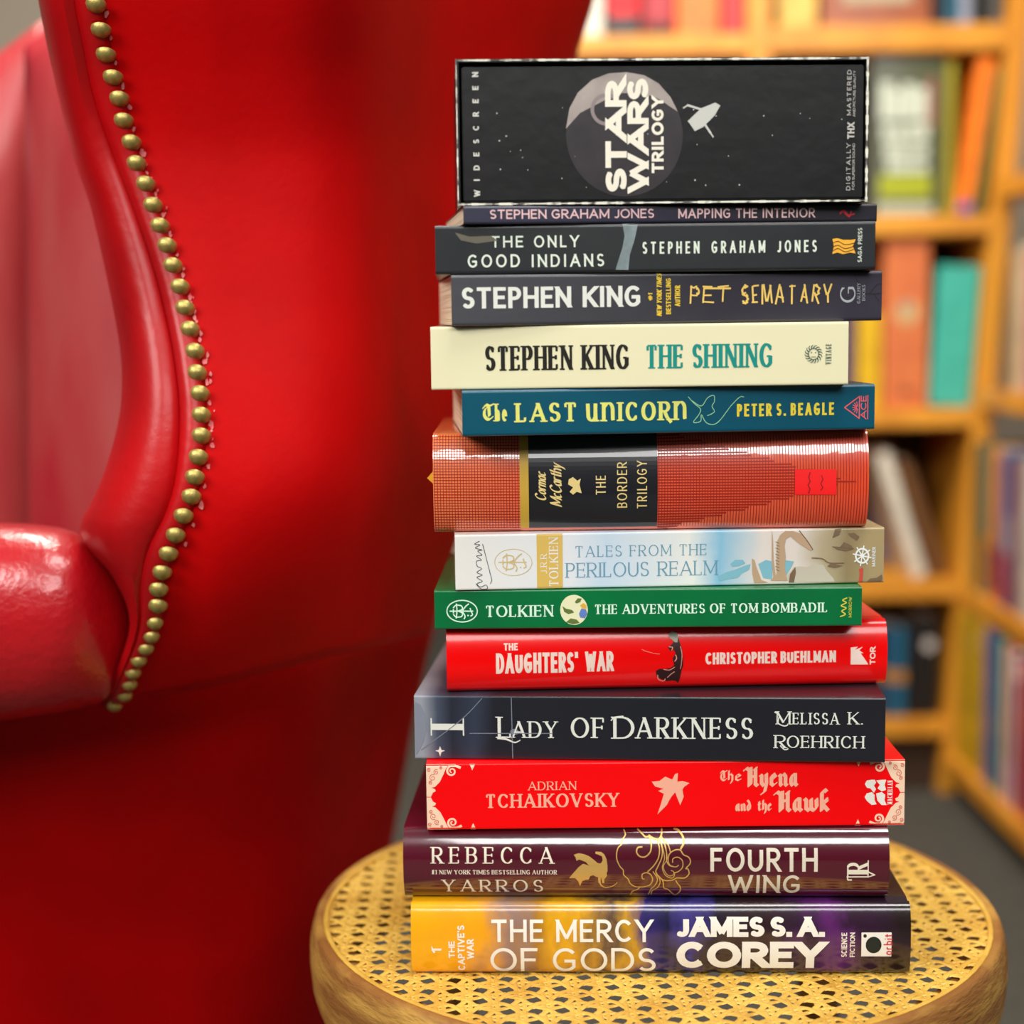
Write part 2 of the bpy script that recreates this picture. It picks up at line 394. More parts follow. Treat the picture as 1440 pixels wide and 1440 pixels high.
# ------------------------------------------------------------------ book of the stack
class Book:
    """A lying book placed from where its spine shows; graphics are given where they show on the spine."""
    def __init__(s, name, label, cat, px, alpha, Yc, depth, zbot, kind, cover, r=.0012, bulge=0, ry=0, zt=None):
        s.px = px; s.xl, s.xr, s.tl, s.tr, s.bl, s.br = px
        if kind != 'box' and (px[4] + px[5]) / 2 > 730:      # set the book back until its lower edge shows where it should
            d = ray((px[0] + px[1]) / 2, (px[4] + px[5]) / 2)
            Yc = max(Yc - .008, min(Yc + .016, d.y * (zbot - CZ) / d.z))
        n = Vector((-math.sin(alpha), math.cos(alpha), 0)); c0 = Vector((.07, Yc, 0))
        def hit(x, y):
            d = ray(x, y); t = n.dot(c0 - Vector((0, 0, CZ))) / n.dot(d); return Vector((0, 0, CZ)) + d * t
        ym = (s.tl + s.bl) / 2; yn = (s.tr + s.br) / 2
        A = hit(s.xl, ym); B = hit(s.xr, yn)
        s.L = math.hypot(B.x - A.x, B.y - A.y); s.D = depth
        xm = (s.xl + s.xr) / 2
        ztop = hit(xm, (s.tl + s.tr) / 2).z; s.z0 = zbot
        s.T = ztop - zbot; s.z1 = ztop
        d = hit(xm, (s.bl + s.br) / 2).z
        print('BOOK %-22s Y=%.3f L=%.3f T=%.4f  bottom mismatch %.1f mm' % (name, Yc, s.L, s.T, (d - zbot) * 1000))
        s.root = thing(name, label, cat, ((A.x+B.x)/2, (A.y+B.y)/2, zbot), alpha, None, ry)
        s.r, s.bulge, s.kind = r, bulge, kind
        if kind != 'box': s.body(cover)
    def prof(s, v):
        """depth of the spine surface at height v (0..T); smaller is nearer the viewer"""
        t = 2 * v / s.T - 1
        y = s.bulge * (abs(t) ** 2.6)
        dist = min(v, s.T - v)
        if dist < s.r: y += s.r - math.sqrt(max(0, s.r ** 2 - (s.r - dist) ** 2))
        return y
    def body(s, m):
        bm = bmesh.new(); hc = s.kind == 'hard'
        th = .0026 if hc else .0005; L2 = s.L / 2; N = 28
        vs = [s.T * (.5 - .5 * math.cos(math.pi * i / N)) for i in range(N + 1)]
        outer = [(s.D, 0)] + [(s.D * q, 0) for q in (.7, .4)] + [(s.prof(v), v) for v in vs] + [(s.D * q, s.T) for q in (.4, .7)] + [(s.D, s.T)]
        if hc:   # joint grooves beside the spine
            g = .0012
            outer = [(s.D, 0), (.014, 0), (.009, g), (s.bulge + .003, .0002)] + [(s.prof(v), v) for v in vs] + [(s.bulge + .003, s.T - .0002), (.009, s.T - g), (.014, s.T), (s.D, s.T)]
        ys = s.bulge + .0045 if hc else s.r + .0007
        inner = [(s.D, s.T - th), (ys, s.T - th), (ys, th), (s.D, th)]
        ring = outer + inner
        def sect(x): return [bm.verts.new((x, y, z)) for y, z in ring]
        xs = [-L2, -L2 + .0006, L2 - .0006, L2]
        rows = [sect(x) for x in xs]
        k = len(ring)
        for a, b in zip(rows, rows[1:]):
            for j in range(k): bm.faces.new((a[j], a[(j+1) % k], b[(j+1) % k], b[j]))
        inn = [(max(y, ys), min(max(v, th), s.T - th)) for y, v in outer]
        for x in (-L2, L2):      # head and tail of the cover
            A = [bm.verts.new((x, y, v)) for y, v in outer]; B_ = [bm.verts.new((x, y, v)) for y, v in inn]
            for j in range(len(outer) - 1): bm.faces.new((A[j], A[j+1], B_[j+1], B_[j]))
        bmesh.ops.remove_doubles(bm, verts=bm.verts[:], dist=1e-6)
        s.cover = obj('cover', bm, m, s.root, True, 35)
        inx = .0035 if hc else .0004
        fore = s.D - (.004 if hc else .0006)
        obj('page_block', BX(-L2 + inx, L2 - inx, ys, fore, th, s.T - th), PAGES, s.root)
    def uv(s, x, y):
        f = (x - s.xl) / (s.xr - s.xl)
        yt = lerp(s.tl, s.tr, f); yb = lerp(s.bl, s.br, f)
        return ((f - .5) * s.L, (yb - y) / (yb - yt) * s.T)
    def decal(s, name, polys, m, off=.00012, parent=None):
        bm = bmesh.new(); NB = 24
        curved = s.bulge > 0
        for p in polys:
            if len(p) < 3: continue
            p = clip(clip(p, 1, s.T * .999, True), 1, s.T * .001, False)
            if len(p) < 3: continue
            lo, hi = min(q[1] for q in p), max(q[1] for q in p)
            parts = [p]
            if curved or lo < s.r * 1.2 or hi > s.T - s.r * 1.2:
                parts = []
                for b in range(NB):
                    a0, a1 = s.T * b / NB, s.T * (b + 1) / NB
                    if a1 < lo or a0 > hi: continue
                    q = clip(clip(p, 1, a1, True), 1, a0, False)
                    if len(q) > 2: parts.append(q)
            for q in parts:
                put(bm, [(u, s.prof(v) - off, v) for u, v in q])
        return flat(name, bm, m, parent or s.root)
    def text(s, t, x0, yt, x1, yb, style, rot=0, **kw):
        """text filling the shown rectangle"""
        xc = (x0 + x1) / 2; yc = (yt + yb) / 2
        if rot:
            ua, ub = s.uv(x0, yc)[0], s.uv(x1, yc)[0]; va, vb = s.uv(xc, yb)[1], s.uv(xc, yt)[1]
            H = ub - ua; Wd = (vb - va) / H
            return [[(ub - b * H, va + a * H) for a, b in p] for p in word_polys(t, Wd, style, **kw)]
        ua, ub = s.uv(x0, yc)[0], s.uv(x1, yc)[0]; va, vb = s.uv(xc, yb)[1], s.uv(xc, yt)[1]
        H = vb - va; Wd = (ub - ua) / H
        return [[(ua + a * H, va + b * H) for a, b in p] for p in word_polys(t, Wd, style, **kw)]
    def poly(s, pts):
        p = [s.uv(x, y) for x, y in pts]
        tr = tessellate_polygon([[Vector((a, b, 0)) for a, b in p]])
        return [[p[i] for i in t] for t in tr]
    def rect(s, x0, y0, x1, y1): return [[s.uv(x0, y0), s.uv(x1, y0), s.uv(x1, y1), s.uv(x0, y1)]]
    def ell(s, cx, cy, rx, ry, n=28): return [[s.uv(cx + rx * math.cos(2*math.pi*i/n), cy + ry * math.sin(2*math.pi*i/n)) for i in range(n)]]
    def line(s, pts, w, w2=None, curve=True):
        """ribbon through shown points; w, w2 widths in shown pixels at both ends"""
        if curve and len(pts) > 2:
            q = []
            for i in range(len(pts) - 1):
                p0 = pts[max(i-1, 0)]; p1 = pts[i]; p2 = pts[i+1]; p3 = pts[min(i+2, len(pts)-1)]
                for k in range(6):
                    t = k / 6
                    q.append(tuple(.5*((2*p1[c]) + (-p0[c]+p2[c])*t + (2*p0[c]-5*p1[c]+4*p2[c]-p3[c])*t*t + (-p0[c]+3*p1[c]-3*p2[c]+p3[c])*t**3) for c in (0, 1)))
            pts = q + [pts[-1]]
        out = []; n = len(pts) - 1; w2 = w if w2 is None else w2
        for i in range(n):
            a, b = pts[i], pts[i+1]; L = math.dist(a, b)
            if L < 1e-6: continue
            wa = lerp(w, w2, i / n) / 2; d = ((b[0]-a[0]) / L, (b[1]-a[1]) / L); e_ = wa * .5
            A = (a[0]-d[0]*e_, a[1]-d[1]*e_); B = (b[0]+d[0]*e_, b[1]+d[1]*e_)
            out.append([s.uv(A[0]-d[1]*wa, A[1]+d[0]*wa), s.uv(A[0]+d[1]*wa, A[1]-d[0]*wa), s.uv(B[0]+d[1]*wa, B[1]-d[0]*wa), s.uv(B[0]-d[1]*wa, B[1]+d[0]*wa)])
        return out
    def ring(s, cx, cy, rx, ry, w, a0=0, a1=360):
        n = max(8, int(abs(a1-a0) / 10))
        return s.line([(cx + rx * math.cos(R(lerp(a0, a1, i/n))), cy - ry * math.sin(R(lerp(a0, a1, i/n)))) for i in range(n+1)], w, curve=False)
    def spiral(s, cx, cy, r0, r1, a0, a1, w, w2=None):
        n = int(abs(a1 - a0) / 18)
        return s.line([(cx + lerp(r0, r1, i/n) * math.cos(R(lerp(a0, a1, i/n))), cy - lerp(r0, r1, i/n) * math.sin(R(lerp(a0, a1, i/n)))) for i in range(n+1)], w, w2, curve=False)

# ------------------------------------------------------------------ the setting
def struct(name, bm, m): o = obj(name, bm, m); o['kind'] = 'structure'; return o
CARPET = mat('grey_carpet', (80, 76, 68), .95, bump=.6, bscale=350, c2=(58, 56, 50), cscale=60)
CREAM_WALL = mat('cream_wall', (214, 198, 176), .9, bump=.1)
struct('floor', BX(-3.2, 3.2, -1.5, 4.6, -.06, 0), CARPET)
struct('wall_back', BX(-3.2, 3.2, 4.5, 4.6, 0, 2.7), CREAM_WALL)
struct('wall_right', BX(3.1, 3.2, 1.2, 4.5, 0, 2.7), CREAM_WALL)

# ------------------------------------------------------------------ cane stool
SZ = CZ - .33; SC = (.077, .897); SR = .1916
RIM = mat('worn_bentwood', (150, 98, 46), .5, c2=(206, 158, 74), cscale=9, bump=.5, bscale=60, stretch=(2, 2, 9), fac=(.42, .66))
CANE = mat('rattan_cane', (232, 188, 84), .45, c2=(208, 156, 58), cscale=40, bump=.25, bscale=260, fac=(.4, .7))
stool = thing('cane_stool', 'round wooden stool with a worn bentwood rim and woven cane seat, under the book stack', 'stool', (SC[0], SC[1], 0))
bm = bmesh.new()
prof = [(.1845, -.0035), (.1855, -.0002), (.1880, .0006), (.1900, .0002), (.1912, -.0018), (.1925, -.006), (.1935, -.012), (.1938, -.022), (.1928, -.034), (.1905, -.042), (.186, -.046), (.176, -.046), (.170, -.040), (.170, -.010), (.176, -.0036)]
rows = []
for i in range(96):
    a = 2 * math.pi * i / 96
    rows.append([(r * math.cos(a), r * math.sin(a), SZ + z) for r, z in prof])
grid(bm, rows, close_u=True, close_v=True)
rim = obj('seat_rim', bm, RIM, stool, True, 60)
# woven cane: paired strands both ways, single strands on both diagonals, really passing over and under
bm = bmesh.new(); PT = .0132; RC = .1875
def strand(p0, p1, w, base, amp, per, ph, lift=0):
    L = math.dist(p0, p1)
    if L < .004: return
    n = max(2, int(L / (PT / 4))); d = ((p1[0]-p0[0]) / L, (p1[1]-p0[1]) / L); nx, ny = -d[1] * w / 2, d[0] * w / 2
    top = []; 
    for i in range(n + 1):
        t = L * i / n; x, y = p0[0] + d[0] * t, p0[1] + d[1] * t
        z = SZ - .0018 + base + amp * math.sin(2 * math.pi * (x * d[0] + y * d[1]) / per + ph)
        edge = math.hypot(x, y)
        if edge > RC - .004: z = max(z, SZ - .0012)
        top.append([(x + nx, y + ny, z - .0003), (x + nx * .5, y + ny * .5, z + .0003), (x - nx * .5, y - ny * .5, z + .0003), (x - nx, y - ny, z - .0003), (x, y, z - .0007)])
    vs = grid(bm, top, close_u=True); bm.faces.new(vs[0]); bm.faces.new(vs[-1])
def chord(c, ang):
    h = math.sqrt(max(0, RC * RC - c * c)); ca, sa = math.cos(ang), math.sin(ang)
    return (-sa * c - ca * h, ca * c - sa * h), (-sa * c + ca * h, ca * c + sa * h)
K = int(RC / PT) + 1
AN = R(1.5)
for i in range(-K, K + 1):
    for o_ in (-.0018, .0018):
        for ang, ph in ((AN, 0), (AN + math.pi / 2, math.pi)):
            c = i * PT + o_
            if abs(c) < RC - .001:
                strand(*chord(c, ang), .0025, 0, .0005, PT, ph + (0 if o_ > 0 else math.pi))
PD = PT / math.sqrt(2)
for i in range(-int(RC / PD) - 1, int(RC / PD) + 2):
    for q, ang in enumerate((AN + math.pi / 4, AN - math.pi / 4)):
        c = (i + .5) * PD
        if abs(c) < RC - .001: strand(*chord(c, ang), .0031, .0003 if q else .0001, .0006, PT * math.sqrt(2), q * math.pi)
cane = obj('cane_seat', bm, CANE, stool, True, 50)
bm = bmesh.new()
grid(bm, [[((.1845 + .0016 * math.cos(b)) * math.cos(a), (.1845 + .0016 * math.cos(b)) * math.sin(a), SZ - .0008 + .0014 * math.sin(b)) for b in [q * math.pi / 4 for q in range(8)]] for a in [2 * math.pi * i / 96 for i in range(96)]], True, True)
obj('cane_spline', bm, CANE, stool, True)
for i in range(4):
    a = R(45 + 90 * i); bm = bmesh.new()
    tube(bm, [(.165 * math.cos(a), .165 * math.sin(a), SZ - .02), (.166 * math.cos(a), .166 * math.sin(a), .25), (.178 * math.cos(a), .178 * math.sin(a), .0)], [.014, .013, .011], 12)
    obj('leg', bm, RIM, stool, True)
bm = bmesh.new()
grid(bm, [[((.158 + .008 * math.cos(b)) * math.cos(a), (.158 + .008 * math.cos(b)) * math.sin(a), .2 + .008 * math.sin(b)) for b in [q * math.pi / 4 for q in range(8)]] for a in [2 * math.pi * i / 48 for i in range(48)]], True, True)
obj('stretcher_ring', bm, RIM, stool, True)

# ------------------------------------------------------------------ the stack, from the bottom up
def a_(d): return R(d)
WHITE = ink((238, 236, 226), .35); CREAMI = ink((232, 226, 205), .4)
z = SZ - .0005
# 1: yellow and purple hardcover
L_ = .24
M1 = art_mat('yellow_purple_jacket', [(0, (245, 175, 20)), (.1, (240, 165, 25)), (.2, (150, 120, 110)), (.25, (170, 120, 40)), (.32, (225, 165, 20)), (.38, (90, 70, 60)), (.42, (200, 150, 30)), (.47, (50, 40, 110)), (.52, (30, 30, 60)), (.56, (64, 56, 130)), (.60, (35, 30, 45)), (.72, (48, 30, 34)), (.8, (50, 30, 52)), (.87, (92, 36, 104)), (.91, (50, 26, 50)), (1, (36, 26, 26))], L_, .22, .8, 50, .12, stretch=(1, 1, .6), cr=.12)
b = Book('hardcover_book', 'thick yellow and purple hardcover book lying directly on the cane seat, bottom of the stack', 'book', (578, 1281, 1270, 1277, 1376, 1370), a_(-2), .793, .152, z, 'hard', M1, bulge=.0035, r=.003)
z = b.z1 + .0003
b.decal('series_lettering', b.text('1', 607, 1331, 621, 1342, 'bold', 1) + b.text('THE', 631, 1323, 640, 1349, 'bold', 1) + b.text("CAPTIVE'S", 644, 1300, 654, 1369, 'bold', 1) + b.text('WAR', 657, 1320, 667, 1350, 'bold', 1), WHITE)
b.decal('title_lettering', b.text('THE MERCY', 692, 1293, 920, 1324.5, 'sans') + b.text('OF GODS', 690, 1333, 924, 1370, 'sans', tk=.135, tn=.13), WHITE)
b.decal('author_lettering', b.text('JAMES S. A.', 953, 1291, 1161, 1317.5, 'black') + b.text('COREY', 953, 1324, 1162, 1362, 'black'), WHITE)
b.decal('genre_lettering', b.text('SCIENCE', 1184, 1312, 1192, 1345, 'condensed', 1) + b.text('FICTION', 1196, 1312, 1203, 1345, 'condensed', 1), CREAMI)
lg = b.decal('publisher_mark', b.rect(1212, 1312, 1254, 1344), WHITE)
b.decal('publisher_emblem', b.ell(1229, 1328.5, 11, 11) + b.ell(1217, 1316.5, 2.4, 2.4), ink((25, 35, 30)), .0002, lg)
b.decal('publisher_lettering', b.text('orbit', 1243, 1314, 1255, 1342, 'sans', 1), ink((205, 60, 70)), .0002, lg)
# 2: burgundy hardcover with gold
M2 = mat('burgundy_jacket', (92, 18, 38), .2, coat=1, coat_rough=.05, bump=.1, bscale=45, c2=(46, 10, 20), cscale=14, stretch=(.3, 1, 1))
b = Book('hardcover_book', 'glossy burgundy hardcover book with a gold dragon, second lowest in the stack', 'book', (567, 1251, 1168, 1167, 1266, 1271), a_(-2.5), .8, .155, z, 'hard', M2, bulge=.0065, r=.003)
z = b.z1 + .0003
b.decal('author_lettering', b.text('REBECCA', 608, 1192, 780, 1214, 'serif', gap=.42) + b.text('YARROS', 622, 1237, 765, 1256, 'serif', gap=.4), CREAMI)
b.decal('tagline_lettering', b.text('#1 NEW YORK TIMES BESTSELLING AUTHOR', 607, 1223, 785, 1229, 'serifbold'), CREAMI)
b.decal('title_lettering', b.text('FOURTH', 1001, 1193, 1151, 1226, 'sans') + b.text('WING', 1026, 1231, 1128, 1260, 'sans'), ink((222, 214, 196), .35))
GOLD = mat('gold_foil', (226, 186, 106), .35, metal=.45)
def q5(pts): return [(780 + x * 220 / 1440, 1160 + y * 120 / 785) for x, y in pts]
drg = b.poly(q5([(145,490),(185,440),(235,385),(275,355),(330,372),(300,340),(255,322),(235,318),(215,330),(205,298),(190,275),(235,262),(285,270),(335,290),(375,320),(410,350),(440,352),(456,325),(450,290),(425,278),(388,265),(392,248),(440,250),(470,270),(490,310),(500,370),(500,425),(492,440),(495,470),(470,500),(470,540),(452,540),(445,500),(440,480),(432,540),(415,540),(412,480),(395,478),(370,462),(340,470),(325,505),(300,505),(265,520),(245,570),(228,520),(200,490)]))
b.decal('gold_dragon', drg + b.line(q5([(428,520),(440,560),(480,585),(530,578),(570,555),(590,532)]), 2.4, .8), GOLD)
cl = []
for pts, w in (([(655,75),(668,110),(640,150),(632,185),(600,215),(585,265),(588,320),(615,380),(645,415),(650,460),(690,500),(710,545),(760,578),(830,580),(890,560),(915,510),(900,460),(860,440),(820,455),(822,495),(838,500)], 1.6),
               ([(780,68),(820,100),(850,125),(890,130),(905,190),(895,250),(850,292),(800,290),(770,255),(780,215),(820,208)], 1.9),
               ([(885,115),(930,140),(975,145),(1000,110),(1005,65)], 2.2), ([(960,150),(980,220),(970,300),(930,370),(870,430)], 1.7),
               ([(980,140),(1005,220),(1000,300),(965,380),(945,430),(970,480),(1030,515),(1100,510),(1140,490),(1210,490),(1250,450),(1240,405),(1222,400),(1262,350),(1250,300),(1200,275),(1170,235),(1120,235),(1070,270),(1058,330),(1075,370),(1105,382)], 1.6),
               ([(1000,120),(1040,220),(1045,330),(1075,375),(1130,385),(1155,370)], 1.3), ([(1100,345),(1105,310),(1150,298),(1190,330),(1190,390),(1150,430),(1110,440)], 1.4),
               ([(1015,140),(1060,190),(1080,250)], 1.4), ([(1000,180),(1025,300),(1005,390),(1030,460),(1080,490),(1110,480),(1120,440)], 1.2), ([(1020,160),(1050,300),(1015,380),(1035,440),(1070,470),(1105,460),(1108,430),(1085,418)], 1.1),
               ([(920,430),(960,500),(940,560),(900,610),(880,670)], 1.5), ([(945,430),(985,520),(960,590),(915,620),(905,670)], 1.4), ([(960,460),(1010,520),(1020,590),(1060,610),(1095,650),(1130,675),(1170,630),(1170,580),(1145,545),(1130,515)], 1.6),
               ([(710,680),(730,630),(780,605),(800,580)], 1.5), ([(1120,65),(1160,80),(1195,120),(1205,170),(1175,225)], 2.6)):
    cl += b.line(q5(pts), w)
b.decal('gold_clouds', cl, GOLD)
b.decal('publisher_mark', b.text('T', 1192, 1215, 1222, 1241, 'serif', 1) + b.text('R', 1192, 1213, 1222, 1228, 'serif', 1) + b.line([(1192, 1234), (1222, 1234), (1231, 1231)], 2, 1, False) + b.line([(1222, 1227), (1230, 1231)], 2), CREAMI)
# 3: red paperback with pale corner scrolls
M3 = mat('scarlet_cover', (246, 0, 6), .35, coat=.15, spec=.3, coat_rough=.15, bump=.05)
b = Book('paperback_book', 'red paperback book with pale scrollwork corners, directly on the burgundy hardcover', 'book', (600, 1272, 1075, 1068, 1168, 1159), a_(-.6), .791, .15, z, 'soft', M3, r=.0006)
z = b.z1 + .0003
PK = ink((244, 176, 150), .45); PC = ink((250, 214, 184), .45)
b.decal('author_lettering', b.text('ADRIAN', 743, 1099, 811, 1111, 'serif') + b.text('TCHAIKOVSKY', 683, 1116, 871, 1135.5, 'serifbold', tn=.09), PK)
b.decal('title_lettering', b.text('Th', 1013, 1083, 1032, 1098, 'blackletter') + b.text('e', 1033, 1083, 1044, 1098, 'blackletter') + b.text('Hyena', 1047, 1078, 1123, 1106, 'blackletter') + b.text('and the', 1034, 1124, 1086, 1140, 'blackletter', sp=.5) + b.text('Hawk', 1090, 1111, 1168, 1141, 'blackletter'), PK)
bird = b.poly([(917,1099),(928,1098),(936,1092),(946,1096),(950,1088),(954,1087),(953,1099),(960,1098),(970,1101),(963,1106),(960,1110),(962,1120),(957,1132),(953,1122),(950,1114),(944,1121),(938,1132),(925,1145),(930,1130),(934,1116),(926,1112),(934,1109),(922,1106)])
b.decal('bird_print', bird, PK)
def scroll(fx, fy):
    X = (lambda x: x) if not fx else (lambda x: 1872 - x)      # mirrored end to end
    def Yf(x, y):
        f = (X(x) - 600) / 672; t, bt = lerp(1075, 1068, f), lerp(1168, 1159, f)
        q = (y - 1075) / 93 * (bt - t)
        return bt - q if fy else t + q
    g = lambda pts: [(X(x), Yf(x, y)) for x, y in pts]
    out = b.poly(g([(600,1075),(632,1075),(628,1081),(624,1090),(619,1100),(612,1107),(607,1108),(612,1110),(613,1113),(609,1115),(606,1121),(600,1121)]))
    rr = []
    for cx, cy, r0, r1, a0, a1, w in ((636, 1085, 7, 1.5, 120, 620, 3),):
        n = 26; pts = [(cx + lerp(r0, r1, i/n) * math.cos(R(lerp(a0, a1, i/n))), cy - lerp(r0, r1, i/n) * math.sin(R(lerp(a0, a1, i/n)))) for i in range(n+1)]
        rr += b.line(g(pts), w, 1.5, False)
    rr += b.line(g([(632, 1077), (641, 1077), (648, 1080)]), 4, 3, False) + b.poly(g([(661,1075),(669,1075),(665,1084)]))
    dk = []
    for cx, cy, r in ((609, 1094, 5), (614, 1086, 4), (606, 1101, 3), (621, 1080, 2.2), (604, 1083, 3)):
        n = 14; pts = [(cx + r * (1 - i / n * .8) * math.cos(R(60 + 36 * i)), cy - r * (1 - i / n * .8) * math.sin(R(60 + 36 * i))) for i in range(n+1)]
        dk += b.line(g(pts), 1, .8, False)
    return out + rr, dk
for fx in (0, 1):
    for fy in (0, 1):
        p, d = scroll(fx, fy); cs_ = b.decal('corner_scroll', p, PC); b.decal('scroll_lines', d, ink((214, 96, 84)), .0002, cs_)
mc = b.poly([(1216,1102),(1219,1097),(1226,1096),(1230,1096),(1232,1100),(1229,1104),(1232,1109),(1229,1114),(1224,1108),(1219,1107)]) + b.poly([(1232,1097),(1240,1096),(1246,1096),(1244,1103),(1246,1110),(1240,1112),(1234,1108),(1237,1103)]) + b.poly([(1216,1120),(1219,1115),(1226,1113),(1230,1117),(1230,1124),(1233,1130),(1226,1131),(1219,1125)]) + b.poly([(1232,1115),(1240,1113),(1245,1117),(1244,1124),(1247,1131),(1240,1131),(1234,1125)])
b.decal('publisher_mark', mc + b.text('MACMILLAN', 1248, 1097, 1255, 1130, 'serif', 1), WHITE)
# 4: dark slate paperback
M4 = art_mat('slate_cover', [(0, (150, 155, 165)), (.035, (70, 78, 96)), (.07, (38, 42, 54)), (.12, (50, 58, 76)), (.16, (30, 32, 40)), (.6, (27, 29, 36)), (1, (30, 30, 37))], .23, .32, .3, 14, .03, cr=.2)
b = Book('paperback_book', 'thick slate paperback book with silver capitals and a pale wisp, under the red hardcover', 'book', (583, 1245, 978, 982, 1062, 1066), a_(-4.6), .787, .152, z, 'soft', M4, r=.0008, ry=R(0))
z = b.z1 + .0003
SIL = ink((222, 226, 216), .35)
b.decal('title_lettering', b.text('L', 702, 1006, 722, 1034, 'serif') + b.text('ADY', 722, 1012, 787, 1034, 'serif') + b.text('OF', 806, 1007, 854, 1034, 'serif') + b.text('D', 866, 1006, 896, 1035, 'serif') + b.text('ARKNESS', 898, 1007, 1062, 1035, 'serif')
        + b.line([(702, 1034), (715, 1036), (726, 1040), (734, 1037)], 3, 1) + b.line([(863, 1011), (868, 1007), (880, 1006)], 1.5, 3), SIL)
b.decal('volume_numeral', b.text('I', 606, 1011, 654, 1028, 'serifbold', 1, serif=.17, tn=.05), SIL)
b.decal('author_lettering', b.text('M', 1094, 999, 1114, 1016, 'serif') + b.text('ELISSA', 1117, 1001, 1181, 1016, 'serif') + b.text('K.', 1194, 1000, 1214, 1016, 'serif') + b.text('R', 1092, 1030, 1108, 1047, 'serif') + b.text('OEHRICH', 1109, 1031, 1216, 1047, 'serif') + b.line([(1092, 1000), (1098, 1004), (1097, 1014), (1105, 1018), (1110, 1017)], 1.5) + b.line([(1100, 1044), (1106, 1049), (1111, 1048)], 1.5), SIL)
b.decal('star_lines', b.line([(722, 981), (723, 1061)], 1.2, 1.2, False) + b.line([(662, 1028), (780, 1028)], 1, 1, False) + b.line([(592, 1050), (650, 1010), (680, 982)], 1.2, 1) + b.ell(726, 1026, 6, 4), ink((120, 126, 140)))
b.decal('spark_print', b.poly([(619, 1045), (621, 1050), (626, 1051), (621, 1053), (619, 1059), (617, 1053), (612, 1051), (617, 1050)]), SIL)
b.decal('wisp_print', b.poly([(584, 986), (592, 990), (599, 1003), (600, 1022), (595, 1040), (586, 1056), (584, 1056)]), ink((128, 134, 148)))
# 5: red hardcover
M5 = mat('bright_red_jacket', (250, 0, 2), .3, spec=.3, coat=.7, coat_rough=.14, bump=.03)
b = Book('hardcover_book', 'plain bright red hardcover book between the slim green book and the slate book', 'book', (628, 1248, 884, 872, 977, 964), a_(1.5), .803, .15, z, 'hard', M5, bulge=.0045, r=.003)
z = b.z1 + .0003
PW = ink((250, 222, 208), .4)
b.decal('title_lettering', b.text('THE', 708, 905, 728, 915, 'bold') + b.text("DAUGHTERS'", 697, 918, 812, 947, 'condensed', tk=.25, tn=.19) + b.text('WAR', 822, 916, 862, 944.5, 'condensed', tk=.26, tn=.2), PW)
b.decal('author_lettering', b.text('CHRISTOPHER BUEHLMAN', 991, 916, 1175, 932.5, 'condensed'), PW)
def q4(pts): return [(860 + x * 200 / 1440, 870 + y * 200 / 1440) for x, y in pts]
b.decal('figure_print', b.poly(q4([(600,150),(640,140),(665,170),(680,230),(705,300),(715,380),(718,470),(700,530),(690,600),(672,665),(650,640),(610,632),(560,642),(500,620),(450,590),(440,530),(480,508),(540,510),(590,500),(625,470),(610,400),(640,350),(620,310),(590,330),(562,290),(600,262),(625,230),(590,200)])), ink((48, 12, 12)))
b.decal('figure_highlights', b.line(q4([(460,575),(470,620),(520,640),(540,615)]), 1.2) + b.line(q4([(520,515),(580,520),(630,490)]), 1) + b.line(q4([(640,365),(650,400),(632,430)]), 1.3) + b.line(q4([(575,285),(610,290),(600,320)]), 1.1) + b.line(q4([(690,280),(705,360),(700,440),(690,510)]), 1.1, .6) + b.line(q4([(560,600),(600,560),(630,540)]), 1) + b.line(q4([(300,310),(330,325),(420,350),(480,358)]), .6), ink((240, 160, 140)), .0002)
b.decal('figure_smoke', b.poly(q4([(570,160),(610,135),(655,150),(668,190),(660,240),(635,240),(610,215),(585,200)])), ink((170, 170, 150)), .00022)
b.decal('publisher_mark', b.poly([(1196, 910), (1206, 909), (1202, 913), (1208, 911), (1213, 909), (1208, 914), (1214, 918), (1210, 918), (1220, 932), (1221, 934), (1196, 934)]) + b.text('TOR', 1223, 909, 1231, 934, 'bold', 1), PW)
# 6: green paperback
M6 = mat('green_cover', (0, 116, 60), .3, coat=.35, coat_rough=.12, bump=.06, c2=(6, 104, 56), cscale=30)
b = Book('paperback_book', 'slim green paperback book with white serif lettering and a round picture, above the red hardcover', 'book', (611, 1212, 830, 826, 880, 876), a_(-1.5), .791, .132, z, 'soft', M6, r=.0008)
z = b.z1 + .0003
MINT = ink((214, 244, 222), .4)
b.decal('title_lettering', b.text('THE ADVENTURES OF TOM BOMBADIL', 837, 847, 1164, 859.5, 'serifbold'), MINT)
b.decal('author_lettering', b.text('TOLKIEN', 683, 849, 779, 864, 'serifbold'), MINT)
def mono(cx, cy, k, w):
    f = lambda p: [(cx + x * k, cy + y * k) for x, y in p]; o = []
    for pts in ([(-1.3,0),(1.3,0)], [(-.55,-.75),(-.5,0),(-.6,.75)], [(-.9,-.35),(-.6,-.6),(0,-.55),(.1,-.2),(-.4,0)], [(-.9,.35),(-.6,.6),(0,.55),(.1,.2),(-.4,0)], [(.1,0),(.5,-.5),(.85,-.75)], [(.1,0),(.4,.5),(.3,.8)], [(1.0,-.3),(1.1,0),(1.25,.35),(1.05,.5)], [(-.9,-.2),(-.9,.2)]):
        o += b.line(f(pts), w)
    return o + b.ell(cx + .75 * k, cy + .45 * k, w * .7, w * .7, 8)
b.decal('author_emblem', b.ring(650, 856.5, 21.5, 14, 1.6) + mono(649, 856.5, 12.5, 1.7), MINT)
md = b.decal('round_picture', b.ell(808, 855, 19.5, 19.5), ink((232, 232, 190)))
def q2(pts): return [(620 + x / 6, 730 + y / 6) for x, y in pts]
